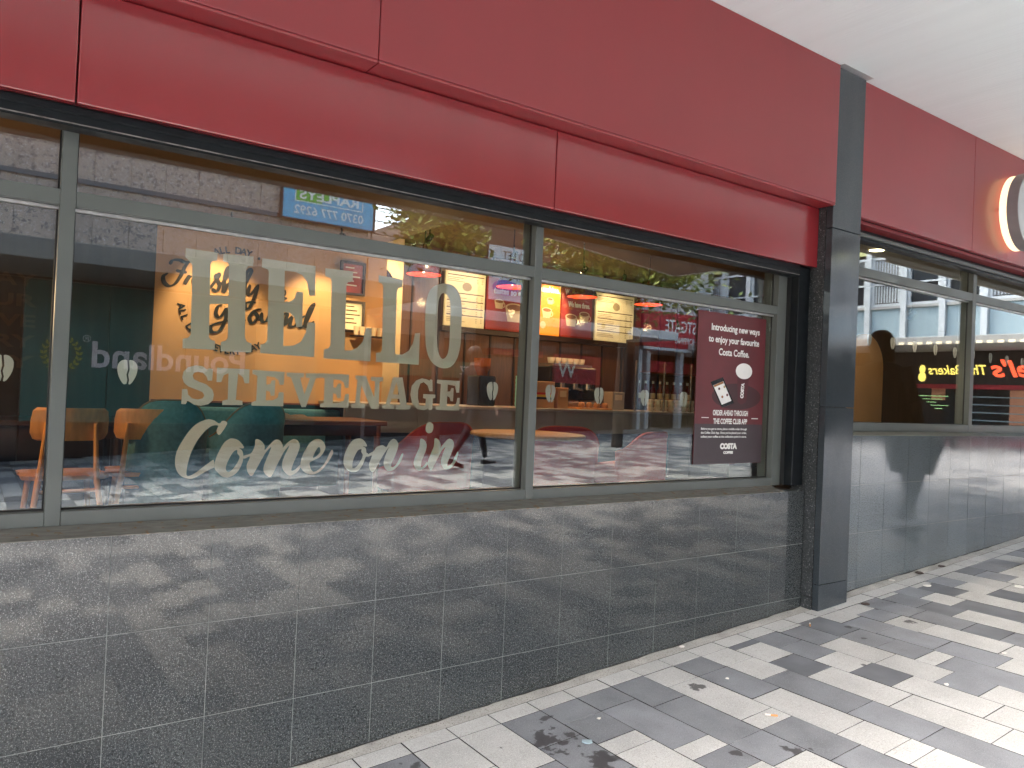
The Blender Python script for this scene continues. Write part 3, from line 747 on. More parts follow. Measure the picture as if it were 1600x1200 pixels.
MB().box(4.0285, 4.0335, 0.07, 0.16, 0.985, 2.295).build('shadow_gap', 'gasket', wl)
MB().box(-1.72, 4.033, 0.02, 0.09, 2.236, 2.44).build('header', 'black_trim', wl, 0.003)
MB().box(-1.72, 4.033, 0.0165, 0.0198, 2.243, 2.2465).build('drip_edge', 'chipped_edge', wl)
MB().box(-1.72, 4.033, 0.0135, 0.0198, 2.272, 2.30).build('header_lip', 'black_trim', wl, 0.003)
wr = window('shop_window', 'grey framed shop window right of the pillar, reflecting a pale office block', 4.45, 9.2,
            [(6.432, 6.490), (8.30, 8.358)], 1.288, 1.367, 2.345, 2.405, 2.56, 'glass_right', 'frame_grey')
MB().box(4.45, 9.2, 0.03, 0.10, 2.556, 2.70).build('header', 'black_trim', wr, 0.003)
MB().box(4.45, 9.2, 0.012, 0.029, 2.575, 2.60).build('header_lip', 'frame_grey', wr, 0.002)
MB().box(4.45, 9.2, -0.06, 0.029, 2.622, 2.642).build('fascia_soffit', 'red_return', wr)

# ================================================================== RED FASCIAS
lf = thing('lower_fascia', 'lower red metal fascia band directly above the dark window header', 'fascia', (0, -0.027, 0))
for (a, b) in ((-1.64, 0.2425), (0.2465, 2.118), (2.122, 4.143)):
    MB().box(a, b, 0, 0.035, 2.297, 2.652).build('fascia_panel', 'red_gloss', lf, 0.004, segs=2)
uf = thing('upper_fascia', 'taller projecting red metal fascia under the white canopy, left of the pillar', 'fascia', (0, -0.131, 0))
for (a, b) in ((-1.93, 1.188), (1.1915, 4.335 - 0.192)):
    MB().box(a, b, 0, 0.03, 2.668, 3.488).build('fascia_panel', 'red_panel', uf, 0.003, segs=2)
    MB().box(a, b, 0.001, 0.15, 2.655, 2.6665).build('bottom_fold', 'red_panel', uf, 0.003, segs=2)
rf = thing('right_fascia', 'pinkish lit red metal fascia right of the pillar carrying the big letter', 'fascia', (0, -0.1, 0))
for (a, b) in ((4.452, 5.944), (5.948, 9.2)):
    MB().box(a, b, 0, 0.035, 2.645, 3.488).build('fascia_panel', 'red_panel', rf, 0.003, segs=2)

# ================================================================== CANOPY
can = thing('canopy', 'deep white canopy roof over the pavement in front of the shop', 'canopy', (0, 0, 3.489))
CAN = [(-12, 0.3), (-12, -4.40), (4.6, -4.40), (9.4, -5.7), (9.4, -2.15), (17.5, -2.15), (17.5, 0.3)]
MB().box(-12, 9.399, -2.70, 0.3, 0, 0.06).box(9.4, 17.5, -2.15, 0.3, 0, 0.06).build('soffit', 'soffit_white', can)
MB().poly([(-12, -2.701), (-12, -4.40), (4.6, -4.40), (9.4, -5.7), (9.4, -2.701)], None, lambda a, b: (a, b, 0.06), lambda a, b: (a, b, 0.002)).build('outer_soffit', 'soffit_brown', can, recalc=True)
MB().poly(CAN, None, lambda a, b: (a, b, 0.36), lambda a, b: (a, b, 0.061)).build('roof_deck', 'canopy_edge', can, recalc=True)
for (p, q, m_, dz) in (((-12, -4.40), (4.6, -4.40), 'canopy_edge', 0.0), ((4.6, -4.40), (9.4, -5.7), 'canopy_edge', 0.0), ((9.4, -5.7), (9.4, -2.2), 'canopy_edge', 0.0), ((9.46, -2.15), (17.5, -2.15), 'beam_brown', -0.16)):
    d_ = (Vector(q) - Vector(p)).normalized(); nn = Vector((d_.y, -d_.x)) * 0.05
    v4 = [Vector(p) + nn * 0.02, Vector(q) + nn * 0.02, Vector(q) + nn, Vector(p) + nn]
    MB().add([(v.x, v.y, z_) for z_ in (dz, 0.40) for v in v4], [(3, 2, 1, 0), (4, 5, 6, 7), (0, 1, 5, 4), (1, 2, 6, 5), (2, 3, 7, 6), (3, 0, 4, 7)]).build('edge_fascia', m_, can, recalc=True)

# ================================================================== BIG ILLUMINATED LETTER
sl = thing('sign_letter', 'big backlit letter C standing off the red fascia at the right edge', 'sign', (6.58, -0.1, 3.02))
def ring(r_out, r_in, a0, a1, n=40):
    o = [(r_out * math.cos(R(a0 + (a1 - a0) * i / n)), r_out * math.sin(R(a0 + (a1 - a0) * i / n))) for i in range(n + 1)]
    i_ = [(r_in * math.cos(R(a0 + (a1 - a0) * i / n)), r_in * math.sin(R(a0 + (a1 - a0) * i / n))) for i in range(n, -1, -1)]
    return o + i_
CR = ring(0.295, 0.165, 48, 312)
MB().poly(CR, None, lambda a, b: (a * 0.95, -0.150, b), lambda a, b: (a * 0.95, -0.075, b)).build('letter_body', 'letter_side', sl, recalc=True)
MB().poly(ring(0.293, 0.167, 48.3, 311.7), None, lambda a, b: (a * 0.95, -0.1535, b), lambda a, b: (a * 0.95, -0.1502, b)).build('letter_face', 'letter_face', sl, recalc=True)
MB().poly(ring(0.288, 0.172, 49, 311), None, lambda a, b: (a * 0.95, -0.0748, b), lambda a, b: (a * 0.95, -0.022, b)).build('letter_glow', 'letter_glow', sl, recalc=True)
for a in (90, 180, 270):
    MB().bar((0.22 * math.cos(R(a)), -0.0225, 0.23 * math.sin(R(a))), (0.22 * math.cos(R(a)), 0.0, 0.23 * math.sin(R(a))), 0.012).build('stand_off', 'steel', sl)

# ================================================================== LETTERING ON THE GLASS
ly = 0.1465
let = thing('window_lettering', 'frosted white window lettering reading HELLO STEVENAGE Come on in', 'lettering', (0, 0, 0))
for (ch, outer, hole) in LETTERS:
    o_, h_ = outer, hole
    if '*' in ch:
        o_ = smooth_loop(outer, 4); h_ = smooth_loop(hole, 4) if hole else None
    MB().poly(o_, h_, lambda a, b: (a, ly, b)).build('letter', 'vinyl', let)

BEAN = smooth_loop([(0, .5), (.28, .46), (.46, .25), (.42, -.1), (.22, -.42), (.06, -.5)], 5, closed=False)
def bean_mesh(h):
    w = h * 0.78
    mb = MB()
    right = [(0.055, 0.47)] + BEAN[2:-2] + [(0.075, -0.46), (0.10, -0.3), (0.045, -0.1), (0.10, 0.1), (0.075, 0.3)]
    left = [(-a - 0.03 if abs(a) < 0.2 else -a, b) for a, b in right]
    left = [(-0.03, 0.47)] + [(-a, b) for a, b in BEAN[2:-2]] + [(-0.02, -0.46), (0.02, -0.3), (-0.035, -0.1), (0.02, 0.1), (-0.005, 0.3)]
    for l in (right, left):
        mb.poly(l, None, lambda a, b: (a * w, 0, b * h))
    return mb.mesh('bean_decal', 'bean_vinyl')
bl = bean_mesh(0.085)
BEANS = [(0.095, 1.475, 'white coffee bean sticker on the pane left of the first mullion'),
         (0.45, 1.480, 'white coffee bean sticker left of the big STEVENAGE lettering'),
         (1.945, 1.470, 'white coffee bean sticker between the lettering and the middle mullion'),
         (2.28, 1.470, 'white coffee bean sticker nearest the right side of the middle mullion'),
         (2.59, 1.470, 'white coffee bean sticker second to the right of the middle mullion'),
         (2.91, 1.470, 'white coffee bean sticker in the middle of the right hand pane'),
         (3.21, 1.470, 'white coffee bean sticker half beside the left edge of the poster')]
for x, z, lab in BEANS:
    tag(link('bean_decal', bl, None, 0, (x, ly, z)), lab, 'sticker', 'coffee bean stickers on the glass')
for k in range(9):
    x = 5.05 + 0.308 * k
    o = tag(link('bean_decal', bl, None, 0, (x, ly, 1.935 - 0.002 * k)),
            ['white bean sticker on the right hand window, nearest the pillar', 'white bean sticker second from the pillar on the right hand window', 'white bean sticker third from the pillar on the right hand window',
             'white bean sticker fourth from the pillar, before the right mullion', 'white bean sticker beside the left of the right window mullion', 'white bean sticker just right of the right window mullion',
             'white bean sticker second past the right window mullion', 'white bean sticker third past the right window mullion', 'white bean sticker cut by the right edge of the photo'][k], 'sticker', 'coffee bean stickers on the glass')

# ================================================================== POSTER IN THE WINDOW
po = thing('window_poster', 'dark red coffee app poster hanging inside the right pane beside the pillar', 'poster', (3.585, 0.1335, 1.545))
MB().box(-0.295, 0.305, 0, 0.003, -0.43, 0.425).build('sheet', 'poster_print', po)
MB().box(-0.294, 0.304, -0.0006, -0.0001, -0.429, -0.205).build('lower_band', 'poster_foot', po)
TY = -0.0014
def ptext(name, body, h, x, z, w=None, bold=0.0014, al='CENTER'):
    return place_text(name, body, h, 'print_white', (x, TY, z), po, width=w, bold=bold, align=al)
ptext('headline', 'Introducing new ways', 0.037, 0.03, 0.325, 0.43)
ptext('headline', 'to enjoy your favourite', 0.037, 0.02, 0.258, 0.45)
ptext('headline', 'Costa Coffee.', 0.039, 0.02, 0.187, 0.27)
ptext('subhead', 'ORDER AHEAD THROUGH', 0.030, 0.01, -0.155, 0.31)
ptext('subhead', 'THE COFFEE CLUB APP', 0.030, 0.01, -0.203, 0.30)
for k, s_ in enumerate(('Before you get to store, place a mobile order through', "the Coffee Club App. Once you've placed your order,", 'collect your coffee at the collection point in store.')):
    ptext('small_print', s_, 0.012, -0.04, -0.238 - 0.022 * k, 0.40, 0.0005)
ptext('brand_name', 'COSTA', 0.030, 0.0, -0.345, 0.15, 0.0032)
ptext('brand_name', 'COFFEE', 0.014, 0.0, -0.374, 0.085, 0.0014)
for a_ in (-0.24, 0.20):
    MB().box(a_, a_ + 0.06, TY, TY + 0.0004, -0.172, -0.168).build('rule', 'print_white', po)
def disc(cx, cz, rx, rz, n=28):
    return [(cx + rx * math.cos(2 * math.pi * i / n), cz + rz * math.sin(2 * math.pi * i / n)) for i in range(n)]
def flat(mb, pts, y): return mb.poly(pts, None, lambda a, b: (a, y, b))
flat(MB(), disc(0.06, -0.045, 0.22, 0.075), -0.0003).build('printed_shadow', 'poster_dark', po)
flat(MB(), [(0.055, 0.08), (0.165, 0.08), (0.145, -0.075), (0.10, -0.09), (0.068, -0.075)], -0.0006).build('printed_cup', 'poster_cup', po)
flat(MB(), disc(0.115, 0.105, 0.075, 0.046), -0.0010).build('printed_lid', 'print_white', po)
place_text('cup_name', 'COSTA', 0.026, 'print_white', (0.118, -0.0012, -0.01), po, width=0.09, bold=0.0025).rotation_euler = (0, R(-90 + 4), 0)
flat(MB(), [(-0.175, 0.03), (-0.07, 0.062), (0.035, -0.082), (-0.07, -0.112)], -0.0008).build('printed_phone', 'black_gloss', po)
flat(MB(), [(-0.152, 0.012), (-0.068, 0.040), (0.012, -0.070), (-0.072, -0.095)], -0.0011).build('printed_screen', 'print_white', po)
for (a, b, m_) in ((-0.10, -0.005, 'poster_cup'), (-0.055, 0.008, 'board_grey'), (-0.07, -0.05, 'print_coffee'), (-0.028, -0.038, 'poster_print')):
    flat(MB(), disc(a, b, 0.009, 0.008, 10), -0.0014).build('printed_icon', m_, po)
flat(MB(), [(-0.15, 0.012), (-0.07, 0.039), (-0.062, 0.028), (-0.142, 0.002)], -0.0013).build('printed_bar', 'print_coffee', po)
# ================================================================== ROOM BEHIND THE GLASS
ZF, ZC = 0.42, 3.22
LAMP = 0.145
fl = struct('room_floor')
MB().box(-3, 10.6, 0.21, 6.2, ZF - 0.06, ZF).build('floor_slab', 'room_floor', fl)
ce = struct('room_ceiling')
MB().box(-3, 10.6, 0.21, 6.2, ZC, ZC + 0.08).build('ceiling_board', 'room_ceiling', ce)
MB().box(-3, 3.30, 0.21, 4.59, 2.90, 2.95).build('dropped_ceiling', 'room_ceiling', ce)
MB().box(3.301, 3.35, 0.21, 4.59, 2.90, ZC - 0.001).build('ceiling_step', 'room_ceiling', ce)
MB().box(4.6, 9.3, 0.21, 0.75, 2.72, 2.76).build('bulkhead_soffit', 'soffit_board', ce)
MB().box(4.6, 9.3, 0.752, 0.80, 2.725, ZC - 0.001).build('bulkhead_face', 'soffit_board', ce)
wa = struct('room_wall')
MB().box(-3.1, 1.33, 4.60, 4.72, ZF, ZC).build('timber_wall', 'dark_wall', wa)
MB().box(1.331, 3.56, 4.605, 4.72, 1.26, ZC).build('mural_wall', 'plaster_orange', wa)
MB().box(1.331, 3.56, 4.59, 4.72, ZF, 1.258).build('wainscot', 'wood_dark', wa)
MB().box(1.34, 3.55, 4.57, 4.604, 1.2585, 1.275).build('dado_rail', 'wood_red', wa)
MB().box(3.50, 3.56, 4.721, 5.55, ZF, ZC).build('return_wall', 'wood_dark', wa)
MB().box(3.561, 10.6, 5.60, 5.72, ZF, ZC).build('back_wall', 'wood_panel', wa)
for k in range(18):
    MB().box(3.60 + 0.39 * k, 3.62 + 0.39 * k, 5.578, 5.599, ZF, ZC).build('wall_batten', 'wood_dark', wa)
MB().box(10.6, 10.7, 0.2, 5.7, ZF, ZC).build('end_wall', 'dark_wall', wa)
MB().box(-3.1, -3.0, 0.2, 4.59, ZF, ZC).build('end_wall', 'dark_wall', wa)
MB().box(-3.1, 10.7, 0.093, 0.20, -0.9, 0.95).build('riser_back', 'dark_wall', wa)
# walls that close the front of the room beside, between and above the windows
MB().box(-5.0, -1.725, 0.02, 0.2, -0.9, 3.48).build('front_wall', 'dark_wall', wa)
MB().box(4.15, 4.447, 0.11, 0.25, -0.6, 3.48).build('front_wall', 'dark_wall', wa)
MB().box(-1.72, 4.149, 0.10, 0.2, 2.30, 3.48).build('front_wall', 'dark_wall', wa)
MB().box(4.449, 9.2, 0.105, 0.2, 2.62, 3.48).build('front_wall', 'dark_wall', wa)
MB().box(9.21, 17.4, 0.0, 0.2, -0.2, 3.48).build('front_wall', 'granite_mirror_tint', wa)
for r_, (words) in enumerate(('ALL DAY EVERY DAY', 'FULL OF FLAVOUR', 'LOVE COFFEE LOVE', 'GOOD DAY EVERY', 'COFFEE TODAY')):
    place_text('wall_lettering', words, 0.10, 'wall_print', (-0.55, 4.598, 2.16 - 0.165 * r_), wa, bold=0.004, width=2.0)
# mural
mu = thing('mural_lettering', 'black brush script Freshly Ground lettering on the orange wall', 'mural', (0, 0, 0))
for i, s_ in enumerate(MURAL):
    b = MB(); brush(b, s_, 4.601 - 0.0006 * i, 0.040, 0.014)
    b.build('brush_stroke', 'mural_ink', mu)
def arc_text(body, a0, a1, inward):
    for i, ch in enumerate(body):
        if ch == ' ': continue
        a = R(a0 + (a1 - a0) * i / (len(body) - 1))
        me = text_mesh('round_text', ch, 0.062, 'mural_ink', bold=0.003)
        rr = MURAL_R + (0.06 if inward else 0.0)
        o = link('round_text', me, mu, 0, (MURAL_C[0] + rr * math.cos(a), 4.596, MURAL_C[1] + rr * math.sin(a)))
        o.rotation_euler = (0, (R(270) - a) if inward else (R(90) - a), 0)
arc_text('ALL DAY \u2022 EVERY DAY \u2022', 113, -10, False)
arc_text('ALL DAY \u2022 EVERY DAY', 192, 300, True)

# ---------------------------------------------------------------- framed pictures
def frame(name, label, x, z, w, h, fill):
    t = thing(name, label, 'picture', (x, 4.59, z))
    f = MB()
    f.box(-w / 2, w / 2, -0.03, 0, h / 2 - 0.025, h / 2).box(-w / 2, w / 2, -0.03, 0, -h / 2, -h / 2 + 0.025)
    f.box(-w / 2, -w / 2 + 0.025, -0.03, 0, -h / 2 + 0.0251, h / 2 - 0.0251).box(w / 2 - 0.025, w / 2, -0.03, 0, -h / 2 + 0.0251, h / 2 - 0.0251)
    f.build('frame', 'wood_dark', t)
    MB().box(-w / 2 + 0.02, w / 2 - 0.02, -0.012, -0.006, -h / 2 + 0.02, h / 2 - 0.02).build('print', fill, t)
    k = MB()
    for i in range(5):
        k.box(-w * 0.3, w * (0.05 + 0.25 * ((i * 7) % 3) / 2), -0.0135, -0.0125, h * 0.3 - i * h * 0.13, h * 0.3 - i * h * 0.13 + 0.012)
    k.build('printed_lines', 'print_white' if fill == 'poster_red' else 'board_ink', t)['kind'] = 'stuff'
    return t
frame('picture', 'black framed red print on the orange wall, upper of the two pictures', 3.17, 2.555, 0.27, 0.34, 'poster_red')
frame('picture', 'black framed cream print on the orange wall, lower of the two pictures', 3.19, 2.17, 0.25, 0.32, 'board_cream')

# ---------------------------------------------------------------- menu boards
def board(name, label, x0, x1, m, z0=2.27, z1=2.955, cat='menu board'):
    t = thing(name, label, cat, ((x0 + x1) / 2, 5.52, z0))
    w = (x1 - x0) / 2 - 0.008
    MB().box(-w, w, 0, 0.03, 0, z1 - z0).build('panel', m, t, 0.003)
    return t, w, z1 - z0
def menu(label, x0, x1):
    t, w, h = board('menu_board', label, x0, x1, 'board_cream')
    flat(MB(), disc(0.02, h * 0.74, 0.07, 0.055), -0.0012).build('emblem', 'board_grey', t)
    q = MB(); g = MB()
    rnd = random.Random(int(x0 * 10))
    for zz in (0.93, 0.60, 0.46, 0.33, 0.20):
        q.box(-w * 0.9, w * 0.92, -0.0015, -0.0005, h * zz, h * zz + 0.012)
        for k in range(3):
            z2 = h * (zz - 0.03) - 0.022 * k - 0.012
            g.box(-w * 0.9, -w * 0.9 + w * rnd.uniform(0.5, 1.0), -0.0015, -0.0005, z2, z2 + 0.008)
            g.box(w * 0.55, w * 0.62, -0.0015, -0.0005, z2, z2 + 0.008)
            g.box(w * 0.80, w * 0.87, -0.0015, -0.0005, z2, z2 + 0.008)
    q.build('heading_lines', 'board_ink', t)['kind'] = 'stuff'; g.build('price_lines', 'board_grey', t)['kind'] = 'stuff'
menu('pale lit menu board on the back wall, left one beside the letter O', 4.80, 5.41)
menu('pale lit menu board on the back wall, right one past the cup posters', 7.29, 8.06)
def cup_print(t, cx, cz, s):
    flat(MB(), [(cx - .5 * s, cz), (cx + .5 * s, cz), (cx + .36 * s, cz - .62 * s), (cx - .36 * s, cz - .62 * s)], -0.0012).build('printed_cup', 'print_cream', t)
    flat(MB(), disc(cx, cz, .5 * s, .2 * s), -0.0018).build('printed_foam', 'print_cream', t)
    flat(MB(), disc(cx, cz, .41 * s, .14 * s), -0.0024).build('printed_coffee', 'print_coffee', t)
    flat(MB(), [(a, b) for a, b in ring(.24 * s, .15 * s, -90, 90, 12) for a, b in [(a + cx + .42 * s, b + cz - .28 * s)]], -0.0010).build('printed_handle', 'print_cream', t)
t, w, h = board('cup_poster', 'red poster of a cappuccino cup on the back wall, beside the middle mullion', 5.42, 6.23, 'poster_red', cat='poster')
place_text('printed_line', 'tastes so good.', 0.075, 'print_white', (0.02, -0.002, h * 0.70), t, width=0.62, bold=0.006)
cup_print(t, 0.05, h * 0.46, 0.30); cup_print(t, -0.20, h * 0.55, 0.15)
t, w, h = board('cup_poster', 'glowing orange poster reading sunshine on the back wall', 6.235, 6.655, 'poster_orange', cat='poster')
place_text('printed_line', 'sunshine.', 0.075, 'print_white', (0.0, -0.002, h * 0.86), t, width=0.36, bold=0.006)
cup_print(t, -0.03, h * 0.50, 0.17); cup_print(t, 0.02, h * 0.72, 0.11)
flat(MB(), disc(-0.09, h * 0.2, 0.05, 0.05), -0.0012).build('printed_disc', 'print_cream', t)
t, w, h = board('cup_poster', 'dark red poster of two coffee cups on the back wall, right of the orange one', 6.66, 7.235, 'poster_red', cat='poster')
place_text('printed_line', "We don't", 0.07, 'print_white', (-0.10, -0.002, h * 0.87), t, width=0.25, bold=0.006)
place_text('printed_line', 'We have three.', 0.07, 'print_white', (0.04, -0.002, h * 0.63), t, width=0.40, bold=0.006)
cup_print(t, -0.10, h * 0.42, 0.21); cup_print(t, 0.14, h * 0.50, 0.19)
MB().box(4.78, 8.3, 5.50, 5.585, 2.20, 2.262).build('board_rail', 'wood_dark', wa)
MB().box(3.86, 4.16, 5.40, 5.577, ZF, ZC).build('lit_column', 'plaster_cream', wa)

# ---------------------------------------------------------------- pendant lamps
def pendant_proto():
    t = thing('pendant_lamp', '', 'lamp', (0, 0, 0))
    prof = [(0.022, 0.30), (0.030, 0.25), (0.042, 0.18), (0.085, 0.15), (0.135, 0.10), (0.170, 0.03), (0.175, 0.0)]
    MB().lathe(prof, n=24).build('lamp_shade', 'lamp_shell', t, smooth=True)
    MB().lathe([(0.172, 0.001), (0.166, 0.03), (0.131, 0.097), (0.082, 0.145), (0.035, 0.16)], n=24).build('shade_lining', 'lamp_inner', t, smooth=True)
    MB().lathe([(0.001, 0.022), (0.022, 0.03), (0.032, 0.055), (0.024, 0.085), (0.012, 0.12)], n=12).build('bulb', 'bulb', t, smooth=True)
    MB().bar((0, 0, 0.29), (0, 0, 1.2), 0.006, n=6).build('cord', 'cord', t)
    return t
def lamp_light(x, y, z, power, col=(1.0, 0.62, 0.30), rad=0.05):
    l = bpy.data.lights.new('lamp_light', 'POINT')
    l.energy = power * LAMP; l.color = col; l.shadow_soft_size = rad
    o = bpy.data.objects.new('lamp_light', l)
    COL.objects.link(o); o.location = (x, y, z)
def spot(x, y, z, tx, ty, tz, power, ang=72, col=(1.0, 0.72, 0.44), blend=0.6):
    l = bpy.data.lights.new('spot_light', 'SPOT')
    l.energy = power * LAMP; l.color = col; l.spot_size = R(ang); l.spot_blend = blend; l.shadow_soft_size = 0.03
    o = bpy.data.objects.new('spot_light', l)
    COL.objects.link(o); o.location = (x, y, z)
    o.rotation_euler = (Vector((tx, ty, tz)) - Vector((x, y, z))).to_track_quat('-Z', 'Y').to_euler()
pp = pendant_proto()
PEND = [(3.65, 5.0, 2.62, 'dark red pendant lamp hanging behind the first L of the lettering'),
        (3.67, 4.0, 2.60, 'dark red pendant lamp hanging between the second L and the letter O'),
        (4.75, 4.0, 2.60, 'dark red pendant lamp in front of the cappuccino poster'),
        (5.74, 4.0, 2.60, 'dark red pendant lamp in front of the poster with two cups'),
        (6.81, 4.0, 2.62, 'dark red pendant lamp right of the second menu board'),
        (-0.50, 2.1, 2.12, 'dark red pendant lamp out of view at left, inferred from its warm glow')]  # unseen lamp inferred from a warm glow, strengthened to light the chairs
for i, (x, y, z, lab) in enumerate(PEND):
    o = pp if i == 0 else copy_tree(pp)
    o.location = (x, y, z)
    tag(o, lab, 'lamp', 'red pendant lamps over the counter')
    lamp_light(x, y, z - 0.28, 26.0 if x < 0 else 8.0)

def spotlamp(x, y, z, lab, tx, ty, tz, power):
    t = thing('ceiling_spot', lab, 'spotlight', (x, y, z))
    d = (Vector((tx, ty, tz)) - Vector((x, y, z))).normalized()
    MB().bar(-d * 0.05, d * 0.05, 0.030, 0.036, n=12).build('spot_housing', 'black_gloss', t)
    MB().bar(d * 0.051, d * 0.054, 0.028, n=12).build('spot_lens', 'bulb', t)
    MB().bar((0, 0, 0.0), (0, 0, (2.90 if x < 3.3 else ZC) - z), 0.008, n=6).build('spot_stem', 'cord', t)
    spot(x + d.x * 0.08, y + d.y * 0.08, z + d.z * 0.08, tx, ty, tz, power)
spotlamp(5.25, 4.7, 3.10, 'small black ceiling spotlight aimed at the left menu board', 5.1, 5.5, 2.6, 20)
spotlamp(6.61, 5.0, 3.13, 'small black ceiling spotlight left of the other one over the posters', 6.45, 5.5, 2.6, 40)
spotlamp(7.33, 5.0, 3.11, 'small black ceiling spotlight above the right menu board', 7.6, 5.5, 2.6, 18)
spotlamp(1.80, 4.0, 2.80, 'small ceiling spotlight washing the top of the orange mural wall', 1.85, 4.6, 2.1, 40)
spotlamp(2.75, 3.9, 2.80, 'small ceiling spotlight above the right end of the mural wall', 2.85, 4.6, 2.0, 44)
spotlamp(4.05, 4.6, 3.10, 'small ceiling spotlight aimed at the cream column', 4.0, 5.4, 2.5, 45)
spotlamp(8.24, 1.5, 2.49, 'glowing spotlight seen low in the right hand window', 8.9, 2.5, 1.8, 12)
def downlight(x, y, z, lab):
    t = thing('downlight', lab, 'downlight', (x, y, z))
    MB().lathe([(0.075, -0.002), (0.075, -0.008), (0.058, -0.008), (0.055, -0.002)], n=20).build('trim_ring', 'white_paint', t)
    MB().lathe([(0.0005, -0.004), (0.054, -0.004)], n=20).build('lamp_disc', 'bulb', t)
    spot(x, y, z - 0.03, x, y, 0, 30, 100)
downlight(3.62, 3.55, ZC, 'round recessed downlight in the brown ceiling behind the blue sign reflection')
downlight(5.82, 0.55, 2.72, 'round recessed downlight in the soffit at the top of the right hand window')

# ---------------------------------------------------------------- counter and what stands on it
co = thing('counter', 'long service counter with a pale beige front and dark base', 'counter', (2.9, 4.0, ZF))
MB().box(0, 5.6, 0, 0.03, 0.61, 0.855).build('front_panel', 'counter_front', co, 0.003)
MB().box(0, 5.6, 0.05, 0.70, 0.0, 0.609).build('base', 'counter_base', co)
for k in range(14):
    MB().box(0.4 * k + 0.004, 0.4 * k + 0.396, 0.032, 0.0495, 0.06, 0.605).build('base_panel', 'counter_base', co, 0.002)
MB().box(-0.02, 5.62, -0.03, 0.72, 0.856, 0.89).build('worktop', 'counter_top', co, 0.004)
ZT = ZF + 0.89
cm = thing('coffee_machine', 'black and steel espresso machine on the counter under the cup posters', 'coffee machine', (5.95, 4.34, ZT))
MB().box(-0.36, 0.36, 0, 0.42, 0.10, 0.50).build('body', 'black_gloss', cm, 0.02, segs=2)
MB().box(-0.38, 0.38, -0.06, 0.40, 0, 0.08).build('drip_tray', 'steel', cm, 0.005)
for x in (-0.2, 0.0, 0.2):
    MB().bar((x, -0.03, 0.23), (x, -0.03, 0.30), 0.035, n=12).bar((x, -0.03, 0.24), (x, -0.17, 0.22), 0.012, n=8).build('group_head', 'steel', cm)
MB().box(-0.30, 0.30, 0.02, 0.38, 0.502, 0.53).build('cup_rail', 'steel', cm)
for i in range(6):
    MB().lathe([(0.03, 0), (0.042, 0.03), (0.045, 0.07)], (-0.24 + 0.095 * i, 0.15, 0.531), 12, cap0=True).build('cup', 'cup_white', cm)
g = thing('glass_screen', 'slanted glass food screen with bright steel edges beside the espresso machine', 'screen', (6.7, 4.05, ZT))
for x in (0.0, 0.5, 1.0):
    MB().box(x, x + 0.02, 0.0, 0.02, 0, 0.62).build('post', 'steel', g)
MB().box(0.021, 0.499, 0.006, 0.012, 0.05, 0.60).build('glass_sheet', 'glass_plain', g)
MB().box(0.521, 0.999, 0.006, 0.012, 0.05, 0.60).build('glass_sheet', 'glass_plain', g)
def carton(lab, x, y, w, h, m, stripes=False):
    t = thing('carton', lab, 'box', (x, y, ZT))
    MB().box(-w / 2, w / 2, 0, w * 0.8, 0, h).build('carton_body', m, t, 0.006)
    if stripes:
        for k, mm in enumerate(('rainbow_red', 'rainbow_yellow', 'counter_base')):
            MB().box(-w / 2 + 0.001, w / 2 - 0.001, -0.0012, -0.0003, h * 0.50 - 0.026 * k, h * 0.50 - 0.026 * k + 0.025).build('stripe', mm, t)
    else:
        MB().box(-w * 0.3, w * 0.3, -0.0012, -0.0003, h * 0.55, h * 0.85).build('carton_label', 'print_cream', t)
carton('brown carton with red, yellow and dark stripes on the counter right of the middle mullion', 5.33, 4.08, 0.26, 0.30, 'card', True)
carton('small plain brown carton beside the striped one on the counter', 5.60, 4.10, 0.16, 0.24, 'card')
carton('pale square carton on the counter behind the coffee bean sticker', 6.45, 4.08, 0.20, 0.22, 'counter_front')
ct = thing('cup_tower', 'tall narrow stack of mint green paper cups on the counter', 'cups', (4.98, 4.12, ZT))
MB().lathe([(0.030, 0)] + [(0.040 if i % 2 else 0.036, 0.02 + 0.025 * i) for i in range(14)], n=14, cap0=True, cap1=True).build('cup_stack', 'mint', ct)
for i, (x, lab) in enumerate(((5.13, 'amber glass jar with a dark lid on the counter left of the middle mullion'),)):
    j = thing('jar', lab, 'jar', (x, 4.10, ZT))
    MB().lathe([(0.055, 0), (0.06, 0.02), (0.06, 0.19), (0.045, 0.22)], n=16, cap0=True, cap1=True).build('glass_body', 'amber', j, smooth=False)
    MB().lathe([(0.05, 0.2205), (0.05, 0.25)], n=16, cap1=True).build('lid', 'amber', j)
gr = thing('coffee_grinder', 'dark coffee grinder with a hopper on the counter left of the mullion', 'grinder', (4.62, 4.20, ZT))
MB().box(-0.11, 0.11, 0, 0.25, 0, 0.33).build('body', 'black_gloss', gr, 0.015, segs=2)
MB().lathe([(0.05, 0.33), (0.09, 0.43), (0.095, 0.52)], (0, 0.12, 0), 16, cap1=True).build('hopper', 'amber', gr)
MB().bar((0, -0.05, 0.20), (0, 0, 0.22), 0.018).build('spout', 'steel', gr)
tr = thing('pastry_board', 'wooden board of small pastries on the counter edge', 'board', (6.02, 3.98, ZT))
MB().box(-0.24, 0.24, 0, 0.26, 0.0, 0.02).build('wood_board', 'wood_orange', tr, 0.004)
for i in range(7):
    MB().lathe([(0.001, 0.085), (0.03, 0.078), (0.042, 0.05), (0.036, 0.021)], (-0.18 + 0.06 * i, 0.07 + 0.07 * (i % 2), 0), 12).build('pastry', 'pastry', tr, smooth=True)
sh = thing('bottle_shelf', 'wooden back shelf of the syrup bottles at the right end of the counter', 'shelf', (8.05, 5.25, 1.42))
MB().box(-0.1, 1.3, 0, 0.3, -0.03, 0).build('shelf_board', 'wood_red', sh, 0.003)
